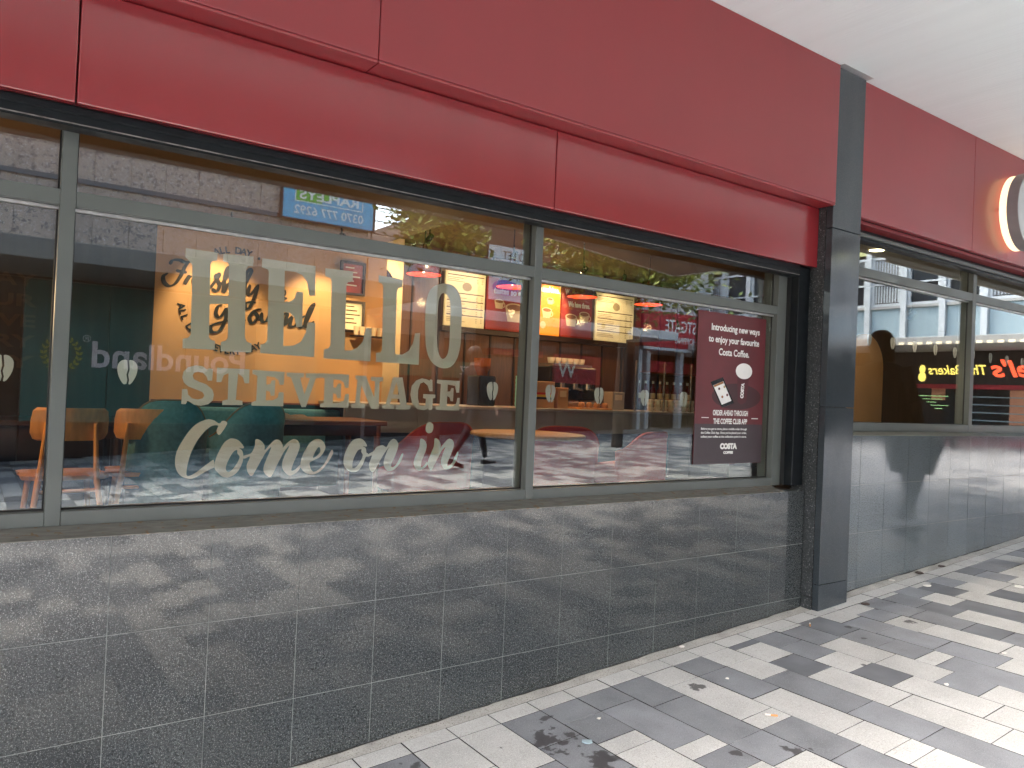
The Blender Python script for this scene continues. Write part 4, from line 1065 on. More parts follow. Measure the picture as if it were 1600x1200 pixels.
MB().box(-0.1, 1.3, 0, 0.3, 0.42, 0.45).build('shelf_board', 'wood_red', sh, 0.003)
MB().box(-0.13, -0.101, 0, 0.3, -1.0, 0.9).build('side_panel', 'wood_dark', sh)
bp_ = None
ORD = ['first', 'second', 'third', 'fourth', 'fifth', 'sixth', 'seventh', 'eighth']
for i in range(8):
    x = 8.05 + 0.15 * i
    if bp_ is None:
        bp_ = thing('syrup_bottle', '', 'bottle', (x, 5.36, 1.42))
        MB().lathe([(0.038, 0), (0.042, 0.02), (0.042, 0.17), (0.016, 0.23), (0.016, 0.27)], n=12, cap0=True).build('glass_body', 'syrup_red', bp_, smooth=False)
        MB().lathe([(0.0430, 0.05), (0.0430, 0.13)], n=12).build('paper_label', 'print_cream', bp_)
        MB().lathe([(0.018, 0.271), (0.018, 0.31)], n=10, cap1=True).build('cap', 'print_white', bp_)
        o = bp_
    else:
        o = copy_tree(bp_)
    o.location = (x, 5.36, 1.42)
    tag(o, ORD[i] + ' dark syrup bottle with a pale label from the left end of the back shelf', 'bottle', 'syrup bottles in a row on the shelf')
cs = None
for i in range(7):
    if cs is None:
        cs = thing('cup_stack', '', 'cups', (0, 0, 0))
        MB().lathe([(0.032, 0)] + [(0.045 if k % 2 else 0.040, 0.02 + 0.022 * k) for k in range(7)], n=12, cap0=True, cap1=True).build('paper_cups', 'cup_white', cs)
        o = cs
    else:
        o = copy_tree(cs)
    o.location = (7.08 + 0.125 * i, 4.16, ZT)
    tag(o, ORD[i] + ' cream paper cup stack from the left in the row on the counter', 'cups', 'paper cup stacks on the counter')

# ---------------------------------------------------------------- furniture
def wood_chair(lab, x, y, rz):
    t = thing('wooden_chair', lab, 'chair', (x, y, ZF), None, rz)
    n = 12; vs = []; fs = []
    rows = [(0.655, 0.80), (0.665, 0.92), (0.70, 1.0), (0.78, 1.0), (0.83, 0.96), (0.848, 0.86)]
    for off in (0.0, 0.016):
        for (z, k) in rows:
            for i in range(n + 1):
                u = -1 + 2 * i / n
                vs.append((0.20 * k * u, -0.215 + 0.045 * u * u + off - (z - 0.65) * 0.25, z))
    m1 = n + 1; N = m1 * len(rows)
    for r in range(len(rows) - 1):
        for i in range(n):
            a = r * m1 + i
            fs.append((a, a + 1, a + m1 + 1, a + m1)); fs.append((N + a, N + a + m1, N + a + m1 + 1, N + a + 1))
    for i in range(n):
        fs.append((i, N + i, N + i + 1, i + 1)); b = (len(rows) - 1) * m1 + i
        fs.append((b, b + 1, N + b + 1, N + b))
    for r in range(len(rows) - 1):
        a = r * m1; fs.append((a, a + m1, N + a + m1, N + a)); a += n; fs.append((a, N + a, N + a + m1, a + m1))
    MB().add(vs, fs).build('backrest', 'wood_orange', t, smooth=False)
    s = MB(); o_ = smooth_loop([(-.20, -.19), (.20, -.19), (.215, .05), (.19, .21), (-.19, .21), (-.215, .05)], 4)
    s.poly(o_, None, lambda a, b: (a, b, 0.45), lambda a, b: (a * 0.96, b * 0.96, 0.425))
    s.build('seat', 'wood_orange', t, recalc=True)
    for sx in (-1, 1):
        MB().bar((sx * 0.205, -0.245, 0.0), (sx * 0.15, -0.195, 0.43), 0.013, 0.018, 10).build('leg', 'wood_orange', t, smooth=False)
        MB().bar((sx * 0.15, -0.195, 0.40), (sx * 0.125, -0.232, 0.76), 0.017, 0.012, 10).build('back_post', 'wood_orange', t)
        MB().bar((sx * 0.195, 0.21, 0.0), (sx * 0.155, 0.16, 0.43), 0.013, 0.018, 10).build('leg', 'wood_orange', t)
    MB().bar((-0.16, -0.20, 0.36), (0.16, -0.20, 0.36), 0.011).build('stretcher', 'wood_orange', t)
    return t
wood_chair('curved back orange wooden chair behind the first mullion', 0.51, 2.62, R(3))
wood_chair('curved back orange wooden chair next to the teal armchair', 0.98, 2.70, R(-5))
wood_chair('orange wooden chair partly seen at the left edge of the photo', -0.25, 2.75, R(12))

def lounge(name, lab, x, y, rz, w, h, m, pip, depth=0.58, seat=0.42):
    t = thing(name, lab, 'armchair', (x, y, ZF), None, rz)
    # wrapped back shell: a rounded upright curve swept around the seat
    n = 20; rows = 7; vs = []; fs = []
    for off in (0.0, -0.06):
        for r in range(rows):
            fz = r / (rows - 1)
            for i in range(n + 1):
                a = math.pi * (1.04 + 0.92 * i / n)
                side = abs(math.cos(a))
                top = h * (1.0 - 0.26 * side ** 3)
                rx = w / 2 + off + 0.02 * fz; ry = depth / 2 + off
                vs.append((rx * math.copysign(abs(math.cos(a)) ** 0.75, math.cos(a)), ry * -abs(math.sin(a)) ** 0.75, 0.14 + (top - 0.14) * fz))
    m1 = n + 1; N = m1 * rows
    for r in range(rows - 1):
        for i in range(n):
            a = r * m1 + i
            fs.append((a, a + 1, a + m1 + 1, a + m1)); fs.append((N + a, N + a + m1, N + a + m1 + 1, N + a + 1))
    for i in range(n):
        b = (rows - 1) * m1 + i
        fs.append((b, b + 1, N + b + 1, N + b)); fs.append((i, N + i, N + i + 1, i + 1))
    for r in range(rows - 1):
        a = r * m1; fs.append((a, a + m1, N + a + m1, N + a)); a += n; fs.append((a, N + a, N + a + m1, a + m1))
    o = MB().add(vs, fs).build('back_shell', m, t, smooth=True)
    MB().box(-w / 2 + 0.06, w / 2 - 0.06, -depth / 2 + 0.08, depth / 2, 0.24, seat).build('seat_cushion', m, t, 0.04, segs=3)
    rim = MB()
    tops = [vs[(rows - 1) * m1 + i] for i in range(n + 1)]
    for i in range(n):
        rim.bar(tops[i], tops[i + 1], 0.006, n=5, caps=False)
    rim.build('piping', pip, t)
    for sx in (-1, 1):
        for sy in (-1, 1):
            MB().bar((sx * (w / 2 - 0.07), sy * (depth / 2 - 0.08), 0), (sx * (w / 2 - 0.09), sy * (depth / 2 - 0.10), 0.239), 0.014, 0.02).build('leg', 'wood_dark', t)
    return t
lounge('armchair', 'high backed teal fabric armchair, left of the pair behind the STEVENAGE lettering', 1.10, 2.72, R(-6), 0.46, 0.91, 'teal_fabric', 'teal_piping')
lounge('armchair', 'high backed teal fabric armchair, right of the pair beside the dark table', 1.53, 2.55, R(14), 0.46, 0.91, 'teal_fabric', 'teal_piping')
lounge('armchair', 'low red tub armchair behind the words on in', 3.00, 2.60, R(5), 0.68, 0.80, 'red_fabric', 'red_edge')
lounge('armchair', 'low red tub armchair behind the round wooden table', 4.62, 2.95, R(-25), 0.72, 0.76, 'red_fabric', 'red_edge')
lounge('armchair', 'low red tub armchair nearest the poster', 5.18, 2.55, R(18), 0.78, 0.74, 'red_fabric', 'red_edge')
tb = thing('round_table', 'round orange wooden cafe table between the red tub chairs', 'table', (3.62, 2.10, ZF))
MB().lathe([(0.0005, 0.705), (0.44, 0.705), (0.455, 0.715), (0.455, 0.73), (0.445, 0.738), (0.0005, 0.738)], n=40).build('tabletop', 'wood_orange', tb)
MB().bar((0, 0, 0.02), (0, 0, 0.704), 0.035).build('pedestal', 'black_gloss', tb)
MB().lathe([(0.23, 0), (0.22, 0.015), (0.04, 0.03)], n=24).build('base_plate', 'black_gloss', tb)
def long_table(lab, x0, x1, y, z, d, m):
    t = thing('long_table', lab, 'table', ((x0 + x1) / 2, y, ZF))
    w = (x1 - x0) / 2
    MB().box(-w, w, 0, d, z - ZF - 0.035, z - ZF).build('tabletop', m, t, 0.004)
    for sx in (-1, 1):
        for yy in (0.06, d - 0.06):
            MB().bar((sx * (w - 0.06), yy, 0), (sx * (w - 0.06), yy, z - ZF - 0.036), 0.022, 0.028).build('leg', m, t)
    MB().box(-w + 0.05, w - 0.05, 0.04, d - 0.04, z - ZF - 0.12, z - ZF - 0.037).build('apron', 'wood_dark', t)
long_table('dark red wooden table with a folded cloth on it, right of the teal armchairs', 1.78, 2.85, 3.0, 1.185, 0.7, 'wood_red')
long_table('dark wooden table beyond the orange chairs on the left', -0.9, 0.95, 3.15, 1.15, 0.6, 'wood_dark')
bg_ = thing('folded_cloth', 'crumpled beige cloth bag lying on the dark red table', 'bag', (2.02, 3.22, 1.186))
rb_ = random.Random(3)
vs = []; fs = []
for j in range(9):
    for i in range(13):
        u, v = i / 12, j / 8
        e = (math.sin(math.pi * u) ** 0.4) * (math.sin(math.pi * v) ** 0.4)
        vs.append((-0.26 + 0.52 * u, -0.13 + 0.26 * v, 0.002 + e * (0.06 + 0.045 * math.sin(5.2 * u + 2.1 * v) + rb_.uniform(-0.012, 0.012))))
for j in range(8):
    for i in range(12):
        a = j * 13 + i
        fs.append((a, a + 1, a + 14, a + 13))
MB().add(vs, fs).build('cloth_body', 'cloth', bg_, smooth=True)
MB().bar((-0.20, 0, 0.06), (-0.12, 0.02, 0.13), 0.01).bar((-0.12, 0.02, 0.13), (0.0, 0.0, 0.10), 0.01).build('strap', 'cloth', bg_)
gs = thing('glass_tray', 'wire tray of clear glasses on a shelf behind the first L', 'glasses', (3.36, 4.45, 1.98))
MB().box(-0.2, 0.2, -0.02, 0.12, -0.012, 0).build('tray', 'wood_dark', gs)
for i in range(6):
    MB().lathe([(0.022, 0), (0.03, 0.09)], (-0.16 + 0.064 * i, 0.05, 0), 10, cap0=True).build('tumbler', 'print_cream', gs)
ap = thing('arched_screen', 'orange arched booth panel inside the right hand window near the pillar', 'screen', (9.15, 2.52, ZF))
pts = [(-0.42, 0)] + [(0.42 * math.cos(R(180 - i * 10)), 1.55 + 0.42 * math.sin(R(180 - i * 10))) for i in range(19)] + [(0.42, 0)]
MB().poly(pts, None, lambda a, b: (a, 0, b), lambda a, b: (a, 0.05, b)).build('panel', 'plaster_orange', ap, recalc=True)
bn = thing('banquette', 'long teal padded wall bench below the orange mural', 'bench', (2.2, 4.1, ZF))
MB().box(-0.85, 0.85, 0.0, 0.48, 0.10, 0.43).build('seat', 'teal_fabric', bn, 0.03, segs=2)
MB().box(-0.85, 0.85, 0.34, 0.48, 0.432, 0.80).build('backrest', 'teal_fabric', bn, 0.03, segs=2)
# ================================================================== THE OTHER SIDE OF THE STREET (seen mirrored in the glass)
YO = -11.5
ob = thing('granite_building', 'speckled pink granite building across the street, mirrored in the left upper panes', 'building', (0, YO, 0))
MB().box(-10, 6.6, -6, -0.03, -0.8, 6.9).build('wall_core', 'concrete', ob)
cache = MB().box(0.004, 0.546, 0, 0.05, 0.004, 1.846).mesh('granite_panel', 'granite_pink')
for i in range(27):
    for j in range(2):
        link('granite_panel', cache, ob, 0, (-8.27 + 0.55 * i, -0.028 + rp.uniform(0, 0.003), 3.32 + 1.85 * j))
MB().box(-10, 6.6, 0.0225, 0.06, 4.60, 4.68).build('dark_band', 'dark_glass', ob)  # thin dark stripe across the granite panels
MB().box(-10, 6.5, 0.0, 2.3, 3.01, 3.30).build('street_canopy', 'canopy_dull', ob, 0.01)
MB().box(-10, 6.6, 0.0, 0.04, 2.98, 3.009).build('shop_header', 'brown_fascia', ob)
MB().box(-10, 0.72, 0.0, 0.03, -0.6, 2.97).build('shop_glass', 'dark_glass', ob)
MB().box(5.62, 6.6, 0.0, 0.03, -0.2, 2.97).build('shop_glass', 'dark_glass', ob)
pb = thing('teal_shopfront', 'teal shopfront lettered Poundland across the street, mirrored in the left window', 'shopfront', (0, YO, 0))
for i in range(4):
    MB().box(0.74 + 1.22 * i, 0.74 + 1.22 * i + 1.21, 0.0, 0.05, 0.67, 2.96).build('vinyl_panel', 'teal_shop', pb, 0.003)
MB().box(0.74, 5.61, 0.0, 0.045, -0.3, 0.665).build('plinth', 'shop_dark', pb)
place_text('shop_name', 'Poundland', 0.44, 'shop_letter', (2.97, 0.056, 1.60), pb, R(180), bold=0.012, width=2.50)
place_text('registered_mark', '\u00ae', 0.12, 'shop_letter', (1.63, 0.056, 2.0), pb, R(180))
for sgn in (-1, 1):
    for i in range(9):
        a = R(-80 + 19 * i)
        cx, cz = 1.28 + sgn * 0.25 * math.cos(a), 1.79 + 0.25 * math.sin(a)
        b = MB()
        for s2 in (-1, 1):
            th = a + R(90) + s2 * R(38)
            dx, dz = math.cos(th) * 0.085, math.sin(th) * 0.085
            b.poly([(cx, cz), (cx + sgn * (dx * .5 - dz * .28), cz + dz * .5 + dx * .28), (cx + sgn * dx, cz + dz), (cx + sgn * (dx * .5 + dz * .28), cz + dz * .5 - dx * .28)], None, lambda p, q: (p, 0.056, q), lambda p, q: (p, 0.0515, q))
        b.build('laurel_leaf', 'wreath_green', pb, recalc=True)

rb2 = thing('agent_board', 'blue and green estate agent board with a phone number, mirrored above the transom', 'sign', (5.69, YO + 0.14, 5.2))
MB().box(-0.93, 0.93, -0.02, 0.0, -0.58, 0.85).build('board', 'board_blue', rb2)
place_text('phone_number', '0370 777 6292', 0.17, 'print_white', (-0.0, 0.004, -0.48), rb2, R(180), bold=0.004, width=1.42)
flat(MB(), disc(-0.16, 0.30, 0.52, 0.46, 36), 0.0015).build('green_disc', 'board_green', rb2)
flat(MB(), [(-0.68, -0.23), (-0.16, -0.23), (-0.16, 0.30), (-0.68, 0.30)], 0.0025).build('green_block', 'board_green', rb2)
f = MB()
for (a, b_, c_, d_) in ((-0.70, 0.70, -0.25, -0.23), (-0.70, 0.70, 0.70, 0.72), (-0.70, -0.68, -0.23, 0.70), (0.68, 0.70, -0.23, 0.70)):
    f.box(a, b_, 0.003, 0.006, c_, d_)
f.build('white_outline', 'print_white', rb2)
place_text('agent_name', 'RAPLEYS', 0.18, 'print_white', (0.0, 0.007, -0.185), rb2, R(180), bold=0.006, width=1.22)
MB().box(-0.97, -0.931, -0.06, 0.02, -0.62, 0.88).box(0.931, 0.97, -0.06, 0.02, -0.62, 0.88).box(-0.93, 0.93, -0.06, -0.0205, -0.62, -0.58).build('board_frame', 'wood_dark', rb2)
MB().box(-0.9, -0.8, -0.14, -0.0205, -0.3, -0.2).box(0.8, 0.9, -0.14, -0.0205, -0.3, -0.2).build('bracket', 'steel', rb2)

lo = thing('low_building', 'low dark fronted shop terrace across the street with a green shop sign', 'building', (0, YO, 0))
MB().box(6.62, 9.295, -6, 0, -0.3, 4.30).build('wall', 'concrete', lo)
MB().box(9.3, 14.25, -6, 0, -0.3, 5.9).build('wall', 'brown_fascia', lo)
MB().box(6.62, 14.25, 0.001, 1.5, 2.92, 3.12).build('street_canopy', 'canopy_edge', lo, 0.01)
for k in range(6):
    x = 6.7 + 1.25 * k
    MB().box(x, x + 1.19, 0.001, 0.03, 0.45, 2.60).build('shop_glass', 'dark_glass', lo)
    MB().box(x + 1.191, x + 1.249, 0.001, 0.06, 0.2, 2.60).build('shop_post', 'shop_dark', lo)
MB().box(7.35, 9.40, 0.031, 0.10, 1.74, 2.10).build('sign_panel', 'sign_green', lo)
place_text('sign_name', 'VPZ', 0.19, 'print_white', (9.06, 0.106, 1.82), lo, R(180), bold=0.004, width=0.42)
MB().box(9.45, 10.85, 0.031, 0.5, 2.30, 2.44).build('awning', 'sign_red', lo, 0.01)
MB().box(11.5, 13.0, 0.031, 0.10, 1.75, 2.45).build('sign_panel', 'sign_red', lo)
place_text('sign_name', 'W', 0.40, 'print_white', (11.9, 0.106, 1.90), lo, R(180), bold=0.006)
rl = thing('roof_railing', 'thin metal roof railing against the white sky, mirrored right of the blue board', 'railing', (0, YO - 0.2, 4.30))
for i in range(4):
    MB().bar((6.75 + 0.68 * i, 0, 0), (6.75 + 0.68 * i, 0, 1.6), 0.016).build('upright', 'cord', rl)
for z in (0.35, 0.62, 0.9, 1.2, 1.6):
    MB().bar((6.75, 0.0, z), (8.79, 0.0, z), 0.011).build('rail', 'cord', rl)
tl = thing('agent_board', 'white TO LET board with dark letters, mirrored beside the middle mullion', 'sign', (10.22, YO + 0.1, 4.61))
MB().box(-0.72, 0.66, -0.03, 0, -0.19, 0.18).build('board', 'white_paint', tl)
place_text('board_lettering', 'TO LET', 0.19, 'board_ink', (0.04, 0.004, -0.10), tl, R(180), bold=0.002, width=0.78)
MB().bar((0, -0.06, -0.3), (0, -0.06, 0.2), 0.03).build('board_post', 'steel', tl)
wp_ = thing('shop_poster', 'white shop board with a violet oval standing in for a pendant lamp, below the TO LET board', 'sign', (10.06, YO + 0.06, 3.88))
MB().box(-0.5, 0.5, -0.03, 0, -0.32, 0.34).build('board', 'white_paint', wp_)
flat(MB(), disc(-0.05, -0.02, 0.36, 0.18), 0.003).build('lampshade_oval', 'violet', wp_)  # violet oval paints in the pendant shade overlapping the mirrored board

ws = thing('shopping_centre', 'shopping centre entrance with a red WESTGATE sign, mirrored left of the poster', 'building', (0, YO, 0))
MB().box(14.3, 17.95, -6, -0.6, 0.2, 6.2).build('wall', 'white_paint', ws)
MB().box(14.3, 17.95, -0.599, 0.25, 2.84, 3.78).build('sign_fascia', 'sign_red', ws, 0.01)
MB().box(14.3, 17.95, -0.6, 0.27, 2.76, 2.835).build('sign_edge', 'white_paint', ws)
place_text('sign_name', 'WESTGATE', 0.33, 'print_white', (15.95, 0.262, 3.28), ws, R(180), bold=0.004, width=1.75)
place_text('sign_name', 'SHOPPING', 0.18, 'print_white', (15.95, 0.262, 2.98), ws, R(180), bold=0.002, width=0.95)
for x in (14.32, 14.62, 15.9, 17.3):
    MB().box(x, x + 0.13, -0.1, 0.1, 0.3, 2.755).build('white_post', 'white_paint', ws, 0.01)
for k in range(4):
    MB().box(14.8 + 0.75 * k, 15.5 + 0.75 * k, -0.598, -0.56, 0.6, 2.7).build('entrance_glass', 'dark_glass', ws)
MB().box(14.85, 17.6, -0.4, -0.2, 2.2, 2.5).build('inner_sign', 'sign_red', ws)

# -------------------------------------------------------------- office block closing the street
XE = 18.0
eb = thing('office_block', 'pale blue panelled office block closing the street, mirrored in the right hand window', 'building', (XE, 0, 0))
MB().box(0.10, 8, -15.5, -0.6, 0.3, 7.6).build('wall_core', 'shop_dark', eb)
pc = 0.885
y0 = -13.45
NC = 14
win = MB()
for (a, b_, c_, d_) in ((0.05, 0.795, 3.93, 3.99), (0.05, 0.795, 5.07, 5.13), (0.05, 0.11, 3.991, 5.069), (0.735, 0.795, 3.991, 5.069), (0.1105, 0.7345, 4.44, 4.48)):
    win.box(-0.03, 0.05, a, b_, c_, d_)
wm = win.mesh('window_frame', 'white_paint')
gm_ = MB().box(0.02, 0.04, 0.11, 0.735, 3.99, 5.07).mesh('window_glass', 'dark_glass')
sm_ = MB().box(0.0, 0.09, 0.06, 0.79, 3.05, 3.86).mesh('spandrel_panel', 'pale_blue')
um_ = MB().box(0.0, 0.09, 0.06, 0.79, 5.22, 6.10).mesh('upper_panel', 'pale_yellow')
cm_ = MB().box(-0.09, 0.09, -0.085, 0.045, 2.98, 7.5).mesh('white_column', 'white_paint')
um2 = MB().box(0.0, 0.09, 0.06, 0.79, 6.2, 7.4).mesh('upper_panel', 'pale_blue')
sil = MB().box(-0.06, 0.09, 0.05, 0.80, 3.865, 3.925).mesh('window_sill', 'concrete')
for k in range(NC):
    for me, nm in ((wm, 'window_frame'), (gm_, 'window_glass'), (sm_, 'spandrel_panel'), (um_, 'upper_panel'), (cm_, 'white_column'), (um2, 'upper_panel'), (sil, 'window_sill')):
        link(nm, me, eb, 0, (0, y0 + pc * k, 0))
    if k % 3 == 1:
        bl_ = MB()
        for q in range(9):
            bl_.box(0.006, 0.010, 0.13 + 0.068 * q, 0.165 + 0.068 * q, 4.02, 5.05)
        bl_.build('window_blind', 'white_paint', eb, loc=(0, y0 + pc * k, 0))
MB().box(-2.0, 0.09, -13.5, -1.0, 2.82, 2.98).build('street_canopy', 'concrete', eb, 0.01)
for k in range(26):
    MB().box(-2.03, -2.002, -6.0 + 0.19 * k, -5.9 + 0.19 * k, 2.82, 2.87).build('canopy_light', 'letter_glow', eb)
MB().box(0.0, 0.09, -13.5, -1.0, 2.05, 2.79).build('shop_fascia', 'shop_dark', eb)
for k in range(9):
    MB().box(0.04, 0.09, -13.4 + 1.38 * k, -12.1 + 1.38 * k, 0.75, 2.04).build('shop_glass', 'dark_glass', eb)
MB().box(-0.03, 0.039, -6.30, -6.20, 0.72, 2.08).box(-0.03, 0.039, -6.199, -1.4, 1.98, 2.08).box(-0.03, 0.039, -6.2, -1.4, 0.74, 0.90).build('red_frame', 'sign_red', eb)
place_text('sign_name', 'The Bakers', 0.22, 'neon_yellow', (-0.02, -5.15, 2.30), eb, R(-90), bold=0.004, width=1.22, shear=0.25)
place_text('sign_name', "el's", 0.36, 'neon_red', (-0.02, -4.02, 2.26), eb, R(-90), bold=0.012, width=0.80, shear=0.3)
MB().poly(disc(-5.92, 2.42, 0.07, 0.10, 12), None, lambda a, b: (-0.02, a, b)).poly(disc(-5.92, 2.24, 0.09, 0.11, 12), None, lambda a, b: (-0.022, a, b)).build('sign_emblem', 'neon_yellow', eb)
MB().box(0.03, 0.0395, -5.72, -5.42, 1.72, 2.03).build('orange_notice', 'orange_panel', eb)
MB().box(0.025, 0.039, -4.1, -3.5, 1.2, 1.97).build('orange_notice', 'orange_panel', eb)
ng = MB()
for q in range(5):
    ng.box(0.02, 0.03, -6.0 + 0.09 * q, -5.35 - 0.13 * (q % 3), 1.80 - 0.07 * q, 1.815 - 0.07 * q)
ng.build('lit_menu', 'neon_green', eb)
sv = MB()
for q in range(6):
    sv.box(0.02, 0.03, -4.9, -1.5, 0.95 + 0.17 * q, 0.975 + 0.17 * q)
sv.build('stocked_shelf', 'pale_blue', eb)

# -------------------------------------------------------------- trees in the street
def tree(lab, x, y, r, zc, rz_, h, n, seed):
    t = thing('street_tree', lab, 'tree', (x, y, zg(x)))
    rn = random.Random(seed)
    base = zg(x)
    tk = MB()
    tk.bar((0, 0, -0.1), (0.05, 0.03, zc - base - rz_ * 0.55), 0.11, 0.075, 10)
    tk.build('trunk', 'bark', t)
    lm = MB(); tips = []
    for i in range(11):
        a = 2 * math.pi * i / 11 + rn.uniform(-.3, .3)
        p0 = Vector((0.05, 0.03, zc - base - rz_ * 0.55 - rn.uniform(0, 0.3)))
        p1 = Vector((r * 0.45 * math.cos(a), r * 0.45 * math.sin(a), zc - base + rn.uniform(-.4, .3) * rz_))
        p2 = Vector((r * 0.85 * math.cos(a + .2), r * 0.85 * math.sin(a + .2), zc - base + rn.uniform(-.6, .75) * rz_))
        lm.bar(p0, p1, 0.045, 0.028, 7).bar(p1, p2, 0.028, 0.010, 6)
        tips += [p1, p2, (p1 + p2) / 2]
    for i in range(8):
        tips.append(Vector((rn.uniform(-.6, .6) * r, rn.uniform(-.6, .6) * r, zc - base + rn.uniform(0.1, 0.9) * rz_)))
    lm.build('limb', 'bark', t)
    cr = MB()
    for i in range(n):
        c = tips[rn.randrange(len(tips))]
        g = Vector((rn.gauss(0, 0.24), rn.gauss(0, 0.24), rn.gauss(0, 0.2))) * r * 0.9
        p = c + g
        s_ = rn.uniform(0.05, 0.10)
        d = Vector((rn.uniform(-1, 1), rn.uniform(-1, 1), rn.uniform(-.6, .6))).normalized()
        e = d.cross(Vector((rn.uniform(-.5, .5), rn.uniform(-.5, .5), 1))).normalized()
        cr.add([p, p + d * s_ + e * s_ * .55, p + d * s_ * 2, p + d * s_ - e * s_ * .55], [(0, 1, 2, 3)], 1 if rn.random() < 0.35 else 0)
    cr.build('crown', ['leaf', 'leaf_pale'], t)
tree('loose leafed green tree against the white sky, mirrored right of the blue board', 6.42, -8.2, 0.80, 4.2, 0.95, 5, 3000, 4)
tree('spreading yellow green tree mirrored behind the lamp cords right of the middle mullion', 10.05, -7.6, 1.60, 3.95, 1.0, 5, 6500, 9)

# ================================================================== PEOPLE
def person(lab, x, y, rz, h, stride, top_m, leg_m, coat=None, hair_long=False, group=None):
    t = thing('person', lab, 'person', (x, y, zg(x)), group, rz)
    k = h / 1.72
    V = []; E = []; Rd = []
    def add(p, r, par=None):
        V.append(Vector(p) * k); Rd.append(r * k)
        if par is not None: E.append((par, len(V) - 1))
        return len(V) - 1
    pel = add((0, 0, 0.93), 0.135)
    wst = add((0, 0.01, 1.07), 0.125, pel)
    che = add((0, 0.0, 1.27), 0.145, wst)
    nek = add((0, -0.005, 1.44), 0.060, che)
    hd0 = add((0, 0.02, 1.53), 0.075, nek)
    hd1 = add((0, 0.025, 1.61), 0.095, hd0)
    add((0, 0.015, 1.68), 0.065, hd1)
    add((0, 0.115, 1.585), 0.016, hd1)
    hands = []; feet = []
    for s_ in (-1, 1):
        hip = add((s_ * 0.095, 0, 0.86), 0.095, pel)
        kn = add((s_ * 0.095, s_ * stride * 0.30 + 0.04, 0.49), 0.062, hip)
        an = add((s_ * 0.09, s_ * stride * 0.5 - (0.06 if s_ < 0 else 0), 0.10 if s_ > 0 else 0.16), 0.040, kn)
        feet.append((an, s_))
        sh_ = add((s_ * 0.175, 0, 1.385), 0.062, che)
        el = add((s_ * 0.235, -s_ * stride * 0.16 - 0.02, 1.12), 0.044, sh_)
        wr_ = add((s_ * 0.235, -s_ * stride * 0.22 + 0.09, 0.90), 0.028, el)
        pm_ = add((s_ * 0.235, -s_ * stride * 0.22 + 0.115, 0.845), 0.030, wr_)
        for q, (dx, ln) in enumerate(((-0.024, .070), (-0.008, .078), (0.008, .073), (0.024, .058))):
            a = add((s_ * 0.235 + dx * 0.9, -s_ * stride * 0.22 + 0.125, 0.815), 0.0095, pm_)
            add((s_ * 0.235 + dx, -s_ * stride * 0.22 + 0.122, 0.815 - ln), 0.0085, a)
        th = add((s_ * 0.205, -s_ * stride * 0.22 + 0.125, 0.84), 0.011, pm_)
        add((s_ * 0.195, -s_ * stride * 0.22 + 0.14, 0.80), 0.009, th)
    me = bpy.data.meshes.new('body')
    me.from_pydata(V, E, [])
    o = bpy.data.objects.new('body', me)
    COL.objects.link(o)
    sk = o.modifiers.new('skin', 'SKIN')
    for i, d in enumerate(me.skin_vertices[0].data):
        d.radius = (Rd[i], Rd[i] * (0.74 if i in (1, 2) else 1.0)); d.use_root = (i == pel)
    ss = o.modifiers.new('sub', 'SUBSURF'); ss.levels = 2; ss.render_levels = 2
    dg = bpy.context.evaluated_depsgraph_get()
    m2 = bpy.data.meshes.new_from_object(o.evaluated_get(dg))
    bpy.data.objects.remove(o)
    m2.materials.clear()
    for m_ in (top_m, leg_m, 'skin', 'hair'): m2.materials.append(MATS[m_])
    for p in m2.polygons:
        c = p.center / k
        if c.z > 1.46: p.material_index = 2
        elif c.z < 0.95 and abs(c.x) < 0.20: p.material_index = 1
        elif c.z < 0.885: p.material_index = 2
        p.use_smooth = True
    link('body', m2, t)
    hr = MB()
    hr.lathe([(0.0005, 0.112), (0.05, 0.104), (0.09, 0.07), (0.110, 0.02), (0.108, -0.05), (0.085 if not hair_long else 0.10, -0.10)] + ([(0.09, -0.2)] if hair_long else []), (0, 0, 0), 18)
    ho = hr.build('hair', 'hair', t, smooth=True, loc=Vector((0, -0.012, 1.622)) * k)
    ho.scale = (k * 0.95, k * 1.02, k); ho.rotation_euler = (R(14), 0, 0)
    for s_ in (-1, 1):
        MB().lathe([(0.0005, 0.010), (0.010, 0.006), (0.012, 0.0)], (s_ * 0.036, 0.108, 1.61), 8).build('eye', 'cloth_dark', t).scale = (k, k, k)
    MB().box(-0.026, 0.026, 0.100, 0.104, 1.537, 1.545).build('mouth', 'sign_red', t).scale = (k, k, k)
    for (an, s_) in feet:
        c = V[an]
        fo = MB()
        prof = smooth_loop([(-.040, -.06), (.040, -.06), (.046, .06), (.040, .16), (0, .20), (-.040, .16), (-.046, .06)], 3)
        fo.poly(prof, None, lambda a, b: (a * 0.85, b * 0.95, 0.075 - 0.02 * (b > .05)), lambda a, b: (a, b, 0.0))
        so = fo.build('shoe', 'shoe', t, recalc=True, loc=(c.x, c.y, 0.0 if s_ > 0 else 0.035 * k))
        so.scale = (k, k, k)
        if s_ < 0: so.rotation_euler = (R(-16), 0, 0)
    if coat:
        cb = MB()
        prof = [(0.10, 1.45), (0.205, 1.40), (0.235, 1.25), (0.235, 1.08), (0.258, 0.92), (0.248, 0.82), (0.225, 0.72), (0.195, 0.62), (0.165, 0.53)]
        n = 24; vs = []; fs = []
        for (r_, z) in prof:
            for i in range(n):
                a = 2 * math.pi * i / n
                q = 1 + (0.05 * math.sin(5 * a) if z < 1.0 else 0)
                vs.append((r_ * q * math.cos(a) * k, r_ * q * 0.72 * math.sin(a) * k, z * k))
        for j in range(len(prof) - 1):
            for i in range(n):
                fs.append((j * n + i, j * n + (i + 1) % n, (j + 1) * n + (i + 1) % n, (j + 1) * n + i))
